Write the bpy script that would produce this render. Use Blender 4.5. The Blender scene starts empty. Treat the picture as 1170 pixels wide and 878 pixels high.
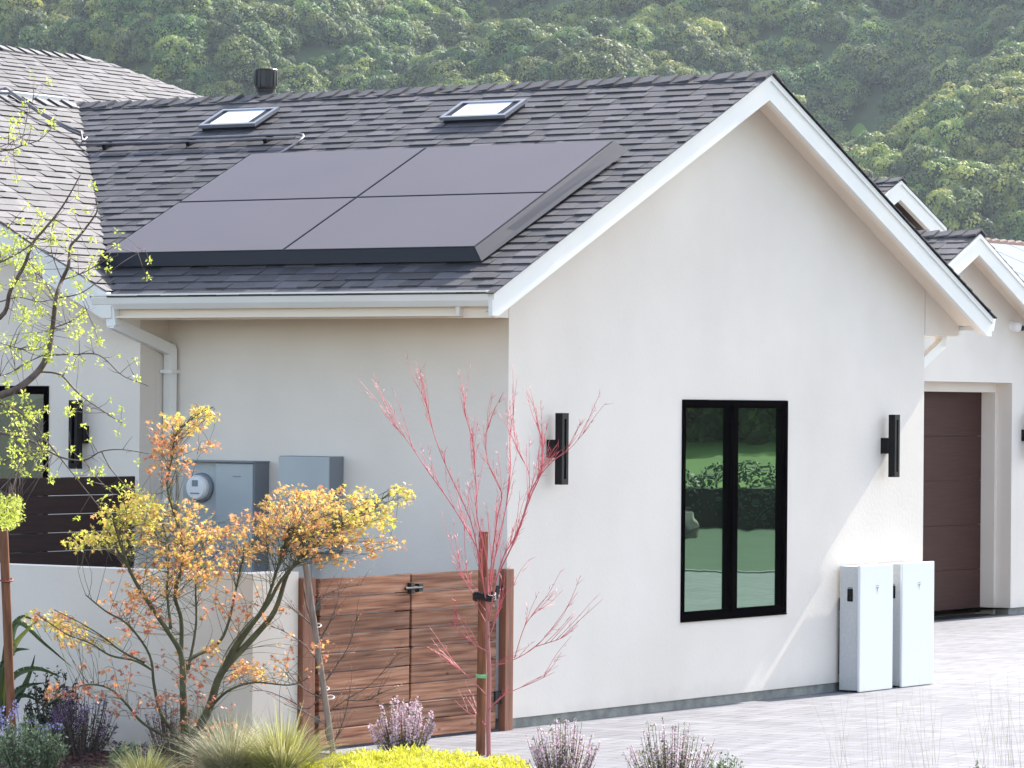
import bpy, math, random
import numpy as np
from mathutils import Vector, Matrix
random.seed(7); rng = np.random.default_rng(11)
sc = bpy.context.scene; COL = sc.collection
R = math.radians

# ------------------------------------------------------------------ camera
TH, PI_, RO = 0.5869, 0.0050, 0.0084
FPX, CX, CY = 4520.67, 585.0, 439.0
CAM = Vector((-25.1069, -16.7301, 2.5291))
F = Vector((math.cos(TH)*math.cos(PI_), math.sin(TH)*math.cos(PI_), math.sin(PI_)))
RR = Vector((math.sin(TH), -math.cos(TH), 0)); UU = RR.cross(F)
R2 = RR*math.cos(RO)+UU*math.sin(RO); U2 = -RR*math.sin(RO)+UU*math.cos(RO)
cd = bpy.data.cameras.new('camera'); cam = bpy.data.objects.new('camera', cd); COL.objects.link(cam)
m3 = Matrix((R2, U2, -F)).transposed(); cam.matrix_world = Matrix.Translation(CAM) @ m3.to_4x4()
cd.sensor_width = 36; cd.lens = 36*FPX/1170; cd.clip_start = 0.5; cd.clip_end = 8000
sc.camera = cam

def at(u, v, D):            # a traced pixel of the survey photograph at depth D metres
    return CAM + (F + R2*((u-CX)/FPX) - U2*((v-CY)/FPX))*D

# ------------------------------------------------------------------ light
SUN = Vector((1.0, -0.066, 0.785)).normalized()
w = bpy.data.worlds.new('World'); sc.world = w; w.use_nodes = True
nt = w.node_tree; sky = nt.nodes.new('ShaderNodeTexSky'); sky.sky_type = 'NISHITA'
sky.sun_disc = False; sky.sun_elevation = math.asin(SUN.z); sky.sun_rotation = math.atan2(SUN.x, SUN.y)
sky.air_density = 1.0; sky.dust_density = 1.6; sky.ozone_density = 1.0
hsn = nt.nodes.new('ShaderNodeHueSaturation'); hsn.inputs['Saturation'].default_value = 0.78
nt.links.new(sky.outputs[0], hsn.inputs['Color']); nt.links.new(hsn.outputs[0], nt.nodes['Background'].inputs[0]); nt.nodes['Background'].inputs[1].default_value = 0.15
sl = bpy.data.lights.new('sun', 'SUN'); sl.energy = 3.8; sl.angle = R(0.55); sl.color = (1.0, 0.95, 0.88)
so = bpy.data.objects.new('sun', sl); COL.objects.link(so); so.rotation_euler = SUN.to_track_quat('Z', 'Y').to_euler()
so.location = (40, -5, 60)
vs = sc.view_settings; vs.view_transform = 'Standard'; vs.look = 'None'; vs.exposure = 1.54; vs.gamma = 1; vs.use_curve_mapping = False
sc.cycles.max_bounces = 8; sc.cycles.transparent_max_bounces = 8; sc.cycles.volume_bounces = 0

# ------------------------------------------------------------------ materials
def mat(name, col=(0.5, 0.5, 0.5), rough=0.7, metal=0.0, spec=0.5, var=None, scale=5.0, bump=0.0, bscale=40.0,
        tone=None, trans=0.0, stretch=None, detail=4.0, coat=0.0, rnd=0.0, bdist=0.01):
    """var: second colour mixed by noise; tone: list of (pos,colour) read from the per-face 'tone' attribute"""
    m = bpy.data.materials.new(name); m.use_nodes = True; t = m.node_tree; N = t.nodes; L = t.links
    b = N['Principled BSDF']; b.inputs['Roughness'].default_value = rough; b.inputs['Metallic'].default_value = metal
    b.inputs['Specular IOR Level'].default_value = spec
    if coat: b.inputs['Coat Weight'].default_value = coat; b.inputs['Coat Roughness'].default_value = 0.05
    tc = N.new('ShaderNodeTexCoord'); mp = N.new('ShaderNodeMapping'); L.new(tc.outputs['Object'], mp.inputs[0])
    if stretch: mp.inputs['Scale'].default_value = stretch
    base = None
    if tone:
        at_ = N.new('ShaderNodeAttribute'); at_.attribute_name = 'tone'
        cr = N.new('ShaderNodeValToRGB'); el = cr.color_ramp.elements
        el[0].position, el[0].color = tone[0][0], (*tone[0][1], 1)
        el[1].position, el[1].color = tone[-1][0], (*tone[-1][1], 1)
        for p, c in tone[1:-1]:
            e = el.new(p); e.color = (*c, 1)
        L.new(at_.outputs['Fac'], cr.inputs[0]); base = cr.outputs[0]
    if var:
        nz = N.new('ShaderNodeTexNoise'); nz.inputs['Scale'].default_value = scale; nz.inputs['Detail'].default_value = detail
        L.new(mp.outputs[0], nz.inputs['Vector'])
        mr = N.new('ShaderNodeMapRange'); mr.inputs[1].default_value = 0.35; mr.inputs[2].default_value = 0.65
        L.new(nz.outputs[0], mr.inputs[0])
        mx = N.new('ShaderNodeMix'); mx.data_type = 'RGBA'; L.new(mr.outputs[0], mx.inputs[0])
        if base is not None:
            L.new(base, mx.inputs[6]); mu = N.new('ShaderNodeMix'); mu.data_type = 'RGBA'; mu.blend_type = 'MULTIPLY'
            mu.inputs[0].default_value = 1; L.new(base, mu.inputs[6]); mu.inputs[7].default_value = (*var, 1); L.new(mu.outputs[2], mx.inputs[7])
        else:
            mx.inputs[6].default_value = (*col, 1); mx.inputs[7].default_value = (*var, 1)
        base = mx.outputs[2]
    if name == 'stucco':      # faint trowel mottling and weather streaks that belong to the render coat
        mq = N.new('ShaderNodeMapping'); mq.inputs['Scale'].default_value = (1.0, 1.0, 0.9); L.new(tc.outputs['Object'], mq.inputs[0])
        nq = N.new('ShaderNodeTexNoise'); nq.inputs['Scale'].default_value = 2.2; nq.inputs['Detail'].default_value = 8; nq.inputs['Roughness'].default_value = 0.65; L.new(mq.outputs[0], nq.inputs['Vector'])
        rq = N.new('ShaderNodeMapRange'); rq.inputs[1].default_value = 0.3; rq.inputs[2].default_value = 0.7; rq.inputs[3].default_value = 0.975; rq.inputs[4].default_value = 1.015; L.new(nq.outputs[0], rq.inputs[0])
        # splash dirt in the lowest hand's breadth of the wall
        sx = N.new('ShaderNodeSeparateXYZ'); L.new(tc.outputs['Object'], sx.inputs[0]); aq = N.new('ShaderNodeMath'); aq.operation = 'MULTIPLY_ADD'; aq.inputs[1].default_value = 0.35; L.new(nq.outputs[0], aq.inputs[0]); 
        mz = N.new('ShaderNodeMath'); mz.operation = 'SUBTRACT'; L.new(sx.outputs[2], mz.inputs[0]); mz.inputs[1].default_value = 0.17; L.new(mz.outputs[0], aq.inputs[2])
        dq = N.new('ShaderNodeMapRange'); dq.inputs[1].default_value = 0.08; dq.inputs[2].default_value = 0.25; dq.inputs[3].default_value = 0.90; dq.inputs[4].default_value = 1.0; L.new(aq.outputs[0], dq.inputs[0])
        pm = N.new('ShaderNodeMath'); pm.operation = 'MULTIPLY'; L.new(rq.outputs[0], pm.inputs[0]); L.new(dq.outputs[0], pm.inputs[1])
        hq = N.new('ShaderNodeHueSaturation'); L.new(base, hq.inputs['Color']); L.new(pm.outputs[0], hq.inputs['Value']); base = hq.outputs[0]
    if rnd:
        oi = N.new('ShaderNodeObjectInfo'); mr = N.new('ShaderNodeMapRange'); mr.inputs[3].default_value = 1-rnd; mr.inputs[4].default_value = 1+rnd
        L.new(oi.outputs['Random'], mr.inputs[0]); mh = N.new('ShaderNodeHueSaturation')
        if base is None: mh.inputs['Color'].default_value = (*col, 1)
        else: L.new(base, mh.inputs['Color'])
        L.new(mr.outputs[0], mh.inputs['Value'])
        m2 = N.new('ShaderNodeMath'); m2.operation = 'MULTIPLY'; m2.inputs[1].default_value = 7.31; L.new(oi.outputs['Random'], m2.inputs[0])
        m4 = N.new('ShaderNodeMath'); m4.operation = 'FRACT'; L.new(m2.outputs[0], m4.inputs[0])
        m5 = N.new('ShaderNodeMapRange'); m5.inputs[3].default_value = 0.475; m5.inputs[4].default_value = 0.54; L.new(m4.outputs[0], m5.inputs[0])
        L.new(m5.outputs[0], mh.inputs['Hue']); base = mh.outputs[0]
    if base is not None: L.new(base, b.inputs['Base Color'])
    else: b.inputs['Base Color'].default_value = (*col, 1)
    if bump:
        nb = N.new('ShaderNodeTexNoise'); nb.inputs['Scale'].default_value = bscale; nb.inputs['Detail'].default_value = 5
        L.new(mp.outputs[0], nb.inputs['Vector']); bp = N.new('ShaderNodeBump'); bp.inputs['Strength'].default_value = bump
        bp.inputs['Distance'].default_value = bdist; L.new(nb.outputs[0], bp.inputs['Height']); L.new(bp.outputs[0], b.inputs['Normal'])
    if trans:
        tr = N.new('ShaderNodeBsdfTranslucent'); ms = N.new('ShaderNodeMixShader'); ms.inputs[0].default_value = trans
        if base is not None: L.new(base, tr.inputs[0])
        else: tr.inputs[0].default_value = (*col, 1)
        L.new(b.outputs[0], ms.inputs[1]); L.new(tr.outputs[0], ms.inputs[2]); L.new(ms.outputs[0], N['Material Output'].inputs[0])
    return m

M = {}
M['stucco'] = mat('stucco', (0.80, 0.73, 0.65), 0.92, spec=0.2, var=(0.74, 0.672, 0.594), scale=0.7, bump=0.25, bscale=26, bdist=0.006, detail=6)
M['trim'] = mat('white_trim', (0.82, 0.79, 0.735), 0.5, var=(0.76, 0.75, 0.72), scale=2)
M['gutter'] = mat('gutter_white', (0.84, 0.83, 0.79), 0.4, var=(0.81, 0.80, 0.76), scale=1.5)
M['soffit'] = mat('soffit', (0.80, 0.69, 0.57), 0.8)
M['shingle'] = mat('shingle', rough=0.66, spec=0.65, tone=[(0, (0.030, 0.027, 0.031)), (0.5, (0.055, 0.050, 0.056)), (1, (0.096, 0.087, 0.096))],
                   var=(0.72, 0.70, 0.70), scale=90, detail=2, bump=0.5, bscale=220, bdist=0.004)
M['deck'] = mat('roof_edge', (0.05, 0.032, 0.026), 0.8)
M['black'] = mat('black_metal', (0.006, 0.005, 0.006), 0.5, spec=0.2, var=(0.009, 0.008, 0.009), scale=3)
M['frame'] = mat('window_frame', (0.0035, 0.0025, 0.003), 0.4, spec=0.0)
M['dark'] = mat('dark_interior', (0.004, 0.005, 0.005), 0.9)
M['concrete'] = mat('concrete', (0.30, 0.30, 0.275), 0.95, var=(0.20, 0.205, 0.185), scale=9, bump=0.6, bscale=60)
M['door'] = mat('garage_door', (0.072, 0.030, 0.024), 0.55, spec=0.1, var=(0.052, 0.022, 0.018), scale=3, stretch=(0.6, 1, 22), bump=0.15, bscale=12)
M['greybox'] = mat('grey_enamel', (0.42, 0.455, 0.46), 0.42, var=(0.38, 0.415, 0.42), scale=2.5)
M['greydark'] = mat('grey_enamel_edge', (0.20, 0.225, 0.25), 0.5)
M['battery'] = mat('battery_white', (0.76, 0.775, 0.79), 0.25, spec=0.5)
M['batside'] = mat('battery_side', (0.56, 0.57, 0.57), 0.5, var=(0.51, 0.52, 0.52), scale=40)
M['emblem'] = mat('emblem_grey', (0.22, 0.24, 0.26), 0.4)
M['conduit'] = mat('conduit', (0.30, 0.27, 0.265), 0.4, metal=0.5, var=(0.13, 0.12, 0.13), scale=3)
M['camwhite'] = mat('camera_white', (0.78, 0.77, 0.76), 0.3)
M['vent'] = mat('vent_black', (0.020, 0.020, 0.024), 0.35, var=(0.03, 0.03, 0.034), scale=6)
M['alu'] = mat('alu', (0.30, 0.30, 0.32), 0.4, metal=0.6)
M['skyglass'] = mat('skylight_glass', (0.90, 0.90, 0.93), 0.12, spec=0.6, coat=0.6)  # near-white base colour stands in for sky reflected in the pane
M['curtain'] = mat('curtain', (0.30, 0.30, 0.27), 0.9)
M['mulch'] = mat('mulch', (0.085, 0.045, 0.035), 0.95, var=(0.03, 0.018, 0.016), scale=22, bump=1, bscale=35, bdist=0.05)
M['earth'] = mat('earth', (0.16, 0.13, 0.09), 0.95, var=(0.10, 0.11, 0.05), scale=0.02, bump=0.4, bscale=3)
M['bark'] = mat('bark_green', (0.115, 0.12, 0.055), 0.8, var=(0.07, 0.065, 0.035), scale=14, bump=0.5, bscale=60)
M['barkgrey'] = mat('bark_grey', (0.17, 0.125, 0.11), 0.85, var=(0.09, 0.065, 0.06), scale=18, bump=0.5, bscale=60)
M['coral'] = mat('bark_coral', rough=0.5, tone=[(0, (0.30, 0.19, 0.16)), (0.35, (0.50, 0.15, 0.15)), (1, (0.68, 0.11, 0.15))])
M['stake'] = mat('stake_wood', (0.27, 0.115, 0.055), 0.8, var=(0.15, 0.062, 0.03), scale=7, stretch=(6, 6, 0.7), bump=0.3, bscale=30)
M['stakegrey'] = mat('stake_grey', (0.33, 0.25, 0.21), 0.85, var=(0.2, 0.15, 0.13), scale=7, stretch=(6, 6, 0.7))
M['post'] = mat('post_wood', (0.28, 0.115, 0.065), 0.7, var=(0.18, 0.07, 0.042), scale=5, stretch=(5, 5, 0.6))
M['darkwood'] = mat('dark_wood', (0.038, 0.013, 0.009), 0.7, var=(0.022, 0.008, 0.006), scale=3, stretch=(1, 1, 12))
M['rubber'] = mat('rubber', (0.01, 0.01, 0.01), 0.6)
M['tape'] = mat('green_tape', (0.25, 0.6, 0.3), 0.5)
M['whitetie'] = mat('white_tie', (0.7, 0.68, 0.66), 0.6)
M['mapleleaf'] = mat('maple_leaf', rough=0.55, trans=0.45, tone=[(0, (0.50, 0.17, 0.12)), (0.25, (0.60, 0.26, 0.13)), (0.5, (0.70, 0.40, 0.15)), (0.75, (0.76, 0.58, 0.13)), (1, (0.62, 0.62, 0.10))])
M['budleaf'] = mat('bud_leaf', rough=0.5, trans=0.5, tone=[(0, (0.40, 0.42, 0.07)), (0.5, (0.52, 0.62, 0.08)), (1, (0.72, 0.74, 0.22))])
M['coralbud'] = mat('coral_bud', rough=0.6, trans=0.3, tone=[(0, (0.45, 0.13, 0.08)), (1, (0.62, 0.32, 0.12))])
M['forest'] = mat('forest_leaf', rough=0.65, trans=0.28, rnd=0.36, tone=[(0, (0.034, 0.072, 0.028)), (0.4, (0.102, 0.155, 0.038)), (0.8, (0.25, 0.30, 0.058)), (1, (0.40, 0.39, 0.09))])
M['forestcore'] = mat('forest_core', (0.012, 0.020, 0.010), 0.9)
M['trunk'] = mat('trunk', (0.09, 0.07, 0.055), 0.9)
M['shrubleaf'] = mat('shrub_leaf', rough=0.5, trans=0.3, tone=[(0, (0.04, 0.08, 0.035)), (0.5, (0.16, 0.23, 0.11)), (1, (0.46, 0.52, 0.34))])
M['salvialeaf'] = mat('salvia_leaf', rough=0.6, trans=0.2, tone=[(0, (0.02, 0.022, 0.02)), (0.6, (0.055, 0.06, 0.045)), (1, (0.10, 0.085, 0.075))])
M['redleaf'] = mat('red_leaf', rough=0.6, trans=0.3, tone=[(0, (0.06, 0.025, 0.025)), (0.6, (0.20, 0.05, 0.05)), (1, (0.34, 0.10, 0.08))])
M['lavender'] = mat('flower_lavender', rough=0.6, trans=0.3, tone=[(0, (0.25, 0.20, 0.50)), (1, (0.55, 0.50, 0.85))])
M['purple'] = mat('flower_purple', rough=0.6, trans=0.3, tone=[(0, (0.16, 0.07, 0.24)), (1, (0.38, 0.22, 0.50))])
M['pink'] = mat('flower_pink', rough=0.6, trans=0.35, tone=[(0, (0.66, 0.42, 0.54)), (1, (0.88, 0.76, 0.84))])
M['oliveleaf'] = mat('olive_leaf', rough=0.6, trans=0.3, tone=[(0, (0.09, 0.11, 0.05)), (0.5, (0.24, 0.26, 0.13)), (1, (0.45, 0.45, 0.28))])
M['sedum'] = mat('sedum', rough=0.55, trans=0.35, tone=[(0, (0.40, 0.38, 0.03)), (0.5, (0.66, 0.64, 0.05)), (1, (0.78, 0.80, 0.16))])
M['palegrass'] = mat('pale_grass', rough=0.6, trans=0.35, tone=[(0, (0.22, 0.20, 0.06)), (0.5, (0.42, 0.42, 0.13)), (1, (0.66, 0.62, 0.40))])
M['straw'] = mat('straw_grass', rough=0.6, trans=0.35, tone=[(0, (0.30, 0.30, 0.16)), (0.5, (0.55, 0.52, 0.33)), (1, (0.75, 0.70, 0.55))])
M['strap'] = mat('strap_leaf', rough=0.4, trans=0.15, tone=[(0, (0.03, 0.06, 0.03)), (0.6, (0.10, 0.15, 0.06)), (1, (0.35, 0.36, 0.06))])
M['darkfol'] = mat('dark_foliage', rough=0.5, trans=0.15, tone=[(0, (0.012, 0.022, 0.012)), (1, (0.04, 0.065, 0.03))])
M['lawn'] = mat('lawn', (0.020, 0.055, 0.022), 0.9, var=(0.032, 0.075, 0.026), scale=0.8, bump=0.5, bscale=30)
M['bank'] = mat('bright_grass', (0.13, 0.22, 0.035), 0.9, var=(0.08, 0.14, 0.03), scale=0.15, bump=0.5, bscale=6)
M['hedge'] = mat('hedge_leaf', rough=0.6, trans=0.2, tone=[(0, (0.02, 0.045, 0.03)), (1, (0.06, 0.11, 0.05))])
M['rock'] = mat('rock', (0.30, 0.26, 0.22), 0.9, var=(0.18, 0.15, 0.13), scale=3, bump=0.6, bscale=8)
M['tile'] = mat('clay_tile', (0.12, 0.048, 0.036), 0.8, var=(0.08, 0.035, 0.03), scale=4)
M['whitepanel'] = mat('white_panel', (0.14, 0.17, 0.23), 0.7, spec=0.1, var=(0.12, 0.145, 0.20), scale=1.2, stretch=(1, 6, 6))

def plank_mat(name, c0, c1, c2):
    m = bpy.data.materials.new(name); m.use_nodes = True; t = m.node_tree; N = t.nodes; L = t.links; b = N['Principled BSDF']
    b.inputs['Roughness'].default_value = 0.8; b.inputs['Specular IOR Level'].default_value = 0.3
    tc = N.new('ShaderNodeTexCoord'); mp = N.new('ShaderNodeMapping'); L.new(tc.outputs['Object'], mp.inputs[0]); mp.inputs['Scale'].default_value = (0.8, 1, 20)
    at_ = N.new('ShaderNodeAttribute'); at_.attribute_name = 'tone'
    ad = N.new('ShaderNodeVectorMath'); ad.operation = 'MULTIPLY_ADD'; L.new(at_.outputs['Vector'], ad.inputs[0]); ad.inputs[1].default_value = (37, 37, 37); L.new(mp.outputs[0], ad.inputs[2])
    nz = N.new('ShaderNodeTexNoise'); nz.inputs['Scale'].default_value = 2.2; nz.inputs['Detail'].default_value = 8; nz.inputs['Distortion'].default_value = 0.25; L.new(ad.outputs[0], nz.inputs['Vector'])
    cr = N.new('ShaderNodeValToRGB'); e = cr.color_ramp.elements; e[0].position = 0.32; e[0].color = (*c0, 1); e[1].position = 0.72; e[1].color = (*c2, 1); x = e.new(0.5); x.color = (*c1, 1)
    L.new(nz.outputs[0], cr.inputs[0])
    mp2 = N.new('ShaderNodeMapping'); mp2.inputs['Scale'].default_value = (1, 1, 2.2); L.new(tc.outputs['Object'], mp2.inputs[0])
    vo = N.new('ShaderNodeTexVoronoi'); vo.inputs['Scale'].default_value = 3.2; L.new(mp2.outputs[0], vo.inputs['Vector'])   # knots
    mr = N.new('ShaderNodeMapRange'); mr.inputs[1].default_value = 0.03; mr.inputs[2].default_value = 0.11; L.new(vo.outputs['Distance'], mr.inputs[0])
    mx = N.new('ShaderNodeMix'); mx.data_type = 'RGBA'; L.new(mr.outputs[0], mx.inputs[0]); mx.inputs[6].default_value = (c0[0]*0.5, c0[1]*0.5, c0[2]*0.5, 1); L.new(cr.outputs[0], mx.inputs[7])
    hs = N.new('ShaderNodeHueSaturation'); L.new(mx.outputs[2], hs.inputs['Color'])
    mv = N.new('ShaderNodeMapRange'); mv.inputs[3].default_value = 0.72; mv.inputs[4].default_value = 1.3; L.new(at_.outputs['Fac'], mv.inputs[0]); L.new(mv.outputs[0], hs.inputs['Value'])
    L.new(hs.outputs[0], b.inputs['Base Color'])
    bp = N.new('ShaderNodeBump'); bp.inputs['Strength'].default_value = 0.3; bp.inputs['Distance'].default_value = 0.006; L.new(nz.outputs[0], bp.inputs['Height']); L.new(bp.outputs[0], b.inputs['Normal'])
    return m
M['plank'] = plank_mat('gate_plank', (0.115, 0.046, 0.028), (0.27, 0.120, 0.066), (0.38, 0.22, 0.145))

def paver_mat():
    m = bpy.data.materials.new('pavers'); m.use_nodes = True; t = m.node_tree; N = t.nodes; L = t.links; b = N['Principled BSDF']
    b.inputs['Roughness'].default_value = 0.75; b.inputs['Specular IOR Level'].default_value = 0.25
    tc = N.new('ShaderNodeTexCoord'); mp = N.new('ShaderNodeMapping'); mp.inputs['Rotation'].default_value = (0, 0, R(86)); L.new(tc.outputs['Object'], mp.inputs[0])
    br = N.new('ShaderNodeTexBrick'); br.inputs['Scale'].default_value = 1; br.inputs['Brick Width'].default_value = 0.62; br.inputs['Row Height'].default_value = 0.205
    br.inputs['Mortar Size'].default_value = 0.009; br.inputs['Mortar Smooth'].default_value = 0.3; br.inputs['Bias'].default_value = -0.1
    br.inputs['Color1'].default_value = (0.176, 0.177, 0.195, 1); br.inputs['Color2'].default_value = (0.228, 0.228, 0.247, 1); br.inputs['Mortar'].default_value = (0.11, 0.105, 0.115, 1)
    L.new(mp.outputs[0], br.inputs['Vector'])
    mp2 = N.new('ShaderNodeMapping'); mp2.inputs['Rotation'].default_value = (0, 0, R(86)); mp2.inputs['Scale'].default_value = (0.55, 2.6, 1); L.new(tc.outputs['Object'], mp2.inputs[0])
    nz = N.new('ShaderNodeTexNoise'); nz.inputs['Scale'].default_value = 3.2; nz.inputs['Detail'].default_value = 7; L.new(mp2.outputs[0], nz.inputs['Vector'])
    mr = N.new('ShaderNodeMapRange'); mr.inputs[1].default_value = 0.3; mr.inputs[2].default_value = 0.7; mr.inputs[3].default_value = 0.80; mr.inputs[4].default_value = 1.12; L.new(nz.outputs[0], mr.inputs[0])
    hs = N.new('ShaderNodeHueSaturation'); L.new(br.outputs[0], hs.inputs['Color']); L.new(mr.outputs[0], hs.inputs['Value']); L.new(hs.outputs[0], b.inputs['Base Color'])
    ma = N.new('ShaderNodeMath'); ma.operation = 'MULTIPLY_ADD'; ma.inputs[1].default_value = -1.0; L.new(br.outputs['Fac'], ma.inputs[0]); L.new(nz.outputs[0], ma.inputs[2])
    bp = N.new('ShaderNodeBump'); bp.inputs['Strength'].default_value = 0.5; bp.inputs['Distance'].default_value = 0.012; L.new(ma.outputs[0], bp.inputs['Height']); L.new(bp.outputs[0], b.inputs['Normal'])
    return m
M['paver'] = paver_mat()

def glass_mat(name, tint, wob=0.0, mixglossy=0.9, rough=0.0):
    m = bpy.data.materials.new(name); m.use_nodes = True; t = m.node_tree; N = t.nodes; L = t.links; b = N['Principled BSDF']
    b.inputs['Base Color'].default_value = (*[c*0.04 for c in tint], 1); b.inputs['Roughness'].default_value = 0.3
    g = N.new('ShaderNodeBsdfGlossy'); g.inputs['Color'].default_value = (*tint, 1); g.inputs['Roughness'].default_value = rough
    ms = N.new('ShaderNodeMixShader'); ms.inputs[0].default_value = mixglossy
    L.new(b.outputs[0], ms.inputs[1]); L.new(g.outputs[0], ms.inputs[2]); L.new(ms.outputs[0], N['Material Output'].inputs[0])
    tc = N.new('ShaderNodeTexCoord'); nz = N.new('ShaderNodeTexNoise'); nz.inputs['Scale'].default_value = 1.6; L.new(tc.outputs['Object'], nz.inputs['Vector'])
    bp = N.new('ShaderNodeBump'); bp.inputs['Strength'].default_value = wob; bp.inputs['Distance'].default_value = 0.02; L.new(nz.outputs[0], bp.inputs['Height']); L.new(bp.outputs[0], g.inputs['Normal'])
    return m
M['glass'] = glass_mat('window_glass', (0.27, 0.385, 0.30), 0.03, 0.88)
M['glassleft'] = glass_mat('window_glass_curtained', (0.35, 0.42, 0.40), 0.05, 0.35)
def solar_mat():
    m = bpy.data.materials.new('solar_glass'); m.use_nodes = True; t = m.node_tree; N = t.nodes; L = t.links; b = N['Principled BSDF']
    b.inputs['Roughness'].default_value = 0.42; b.inputs['Specular IOR Level'].default_value = 0.3
    b.inputs['Coat Weight'].default_value = 0.10; b.inputs['Coat Roughness'].default_value = 0.25
    tc = N.new('ShaderNodeTexCoord'); nz = N.new('ShaderNodeTexNoise'); nz.inputs['Scale'].default_value = 1.3; L.new(tc.outputs['Object'], nz.inputs['Vector'])
    mx = N.new('ShaderNodeMix'); mx.data_type = 'RGBA'; L.new(nz.outputs[0], mx.inputs[0]); mx.inputs[6].default_value = (0.088, 0.066, 0.068, 1); mx.inputs[7].default_value = (0.108, 0.082, 0.083, 1)
    L.new(mx.outputs[2], b.inputs['Base Color'])
    return m
M['solar'] = solar_mat()
M['solarframe'] = mat('solar_frame', (0.014, 0.016, 0.028), 0.45, spec=0.3)
M['solartrim'] = mat('solar_trim', (0.018, 0.024, 0.044), 0.45, spec=0.12)

# ------------------------------------------------------------------ mesh builder
class MB:
    def __init__(s): s.v = []; s.f = []; s.m = []; s.t = []
    def add(s, vs, fs, mi=0, tone=0.5):
        o = len(s.v); s.v.extend([tuple(v) for v in vs])
        for f in fs: s.f.append([i+o for i in f]); s.m.append(mi); s.t.append(tone)
        return s
    def box(s, x0, x1, y0, y1, z0, z1, mi=0, tone=0.5):
        return s.add([(x0,y0,z0),(x1,y0,z0),(x1,y1,z0),(x0,y1,z0),(x0,y0,z1),(x1,y0,z1),(x1,y1,z1),(x0,y1,z1)],
                     [(0,3,2,1),(4,5,6,7),(0,1,5,4),(1,2,6,5),(2,3,7,6),(3,0,4,7)], mi, tone)
    def bbox(s, x0, x1, y0, y1, z0, z1, b=0.006, mi=0, tone=0.5):      # box with bevelled edges
        import bmesh
        bm = bmesh.new(); bmesh.ops.create_cube(bm, size=1)
        for v in bm.verts: v.co = Vector(((x0+x1)/2+v.co.x*(x1-x0), (y0+y1)/2+v.co.y*(y1-y0), (z0+z1)/2+v.co.z*(z1-z0)))
        bmesh.ops.bevel(bm, geom=list(bm.edges), offset=b, segments=2, affect='EDGES', profile=0.5)
        bm.verts.index_update(); s.add([v.co for v in bm.verts], [[v.index for v in f.verts] for f in bm.faces], mi, tone); bm.free(); return s
    def obox(s, O, U, V, W, mi=0, tone=0.5):                          # oriented box from corner O and three edge vectors
        O, U, V, W = map(Vector, (O, U, V, W))
        return s.add([O, O+U, O+U+V, O+V, O+W, O+U+W, O+U+V+W, O+V+W], [(0,3,2,1),(4,5,6,7),(0,1,5,4),(1,2,6,5),(2,3,7,6),(3,0,4,7)], mi, tone)
    def prism(s, prof, d, mi=0, tone=0.5):                            # closed polygon (3d pts) extruded along vector d
        n = len(prof); d = Vector(d); P = [Vector(p) for p in prof]
        return s.add(P+[p+d for p in P], [list(range(n))[::-1], list(range(n, 2*n))]+[(i, (i+1) % n, (i+1) % n+n, i+n) for i in range(n)], mi, tone)
    def tube(s, pts, rad, seg=6, mi=0, tone=0.5, cap=True):
        P = [Vector(p) for p in pts]; n = len(P)
        if not hasattr(rad, '__len__'): rad = [rad]*n
        o = len(s.v); a = None
        for i, p in enumerate(P):
            d = (P[min(i+1, n-1)]-P[max(i-1, 0)])
            if d.length < 1e-9: d = Vector((0, 0, 1))
            d.normalize()
            if a is None: a = d.orthogonal().normalized()
            else:
                a = a-d*a.dot(d)
                a = a.normalized() if a.length > 1e-6 else d.orthogonal().normalized()
            b = d.cross(a)
            for k in range(seg):
                th = 2*math.pi*k/seg; s.v.append(tuple(p+(a*math.cos(th)+b*math.sin(th))*rad[i]))
        tn = tone if hasattr(tone, '__len__') else [tone]*n
        for i in range(n-1):
            for k in range(seg):
                k2 = (k+1) % seg; s.f.append([o+i*seg+k, o+i*seg+k2, o+(i+1)*seg+k2, o+(i+1)*seg+k]); s.m.append(mi); s.t.append(tn[i])
        if cap:
            s.f.append([o+k for k in range(seg)][::-1]); s.m.append(mi); s.t.append(tn[0])
            s.f.append([o+(n-1)*seg+k for k in range(seg)]); s.m.append(mi); s.t.append(tn[-1])
        return s
    def build(s, name, mats, parent=None, smooth=False):
        me = bpy.data.meshes.new(name); me.from_pydata(s.v, [], s.f)
        for m in (mats if isinstance(mats, (list, tuple)) else [mats]): me.materials.append(m)
        me.polygons.foreach_set('material_index', s.m)
        a = me.attributes.new('tone', 'FLOAT', 'FACE'); a.data.foreach_set('value', s.t)
        if smooth: me.polygons.foreach_set('use_smooth', [True]*len(s.f))
        me.update(); o = bpy.data.objects.new(name, me); COL.objects.link(o)
        if parent is not None: o.parent = parent; o.matrix_parent_inverse = parent_inv(parent)
        return o
def parent_inv(p):
    mw = Matrix.Identity(4); q = p
    while q is not None:
        mw = q.matrix_parent_inverse @ q.matrix_basis @ mw if q.parent else q.matrix_basis @ mw; q = q.parent
    return mw.inverted()
def tag(o, label=None, cat=None, group=None, kind=None):
    if label: o['label'] = label
    if cat: o['category'] = cat
    if group: o['group'] = group
    if kind: o['kind'] = kind
    return o
def empty(name, loc, label, cat, group=None):
    o = bpy.data.objects.new(name, None); COL.objects.link(o); o.location = loc; o.empty_display_size = 0.3
    return tag(o, label, cat, group)
def clone(o, parent=None):
    c = o.copy(); COL.objects.link(c)
    if parent is not None:
        mi_ = o.matrix_parent_inverse.copy(); c.parent = parent; c.matrix_parent_inverse = mi_
    for ch in list(o.children): clone(ch, c)
    return c
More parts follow.
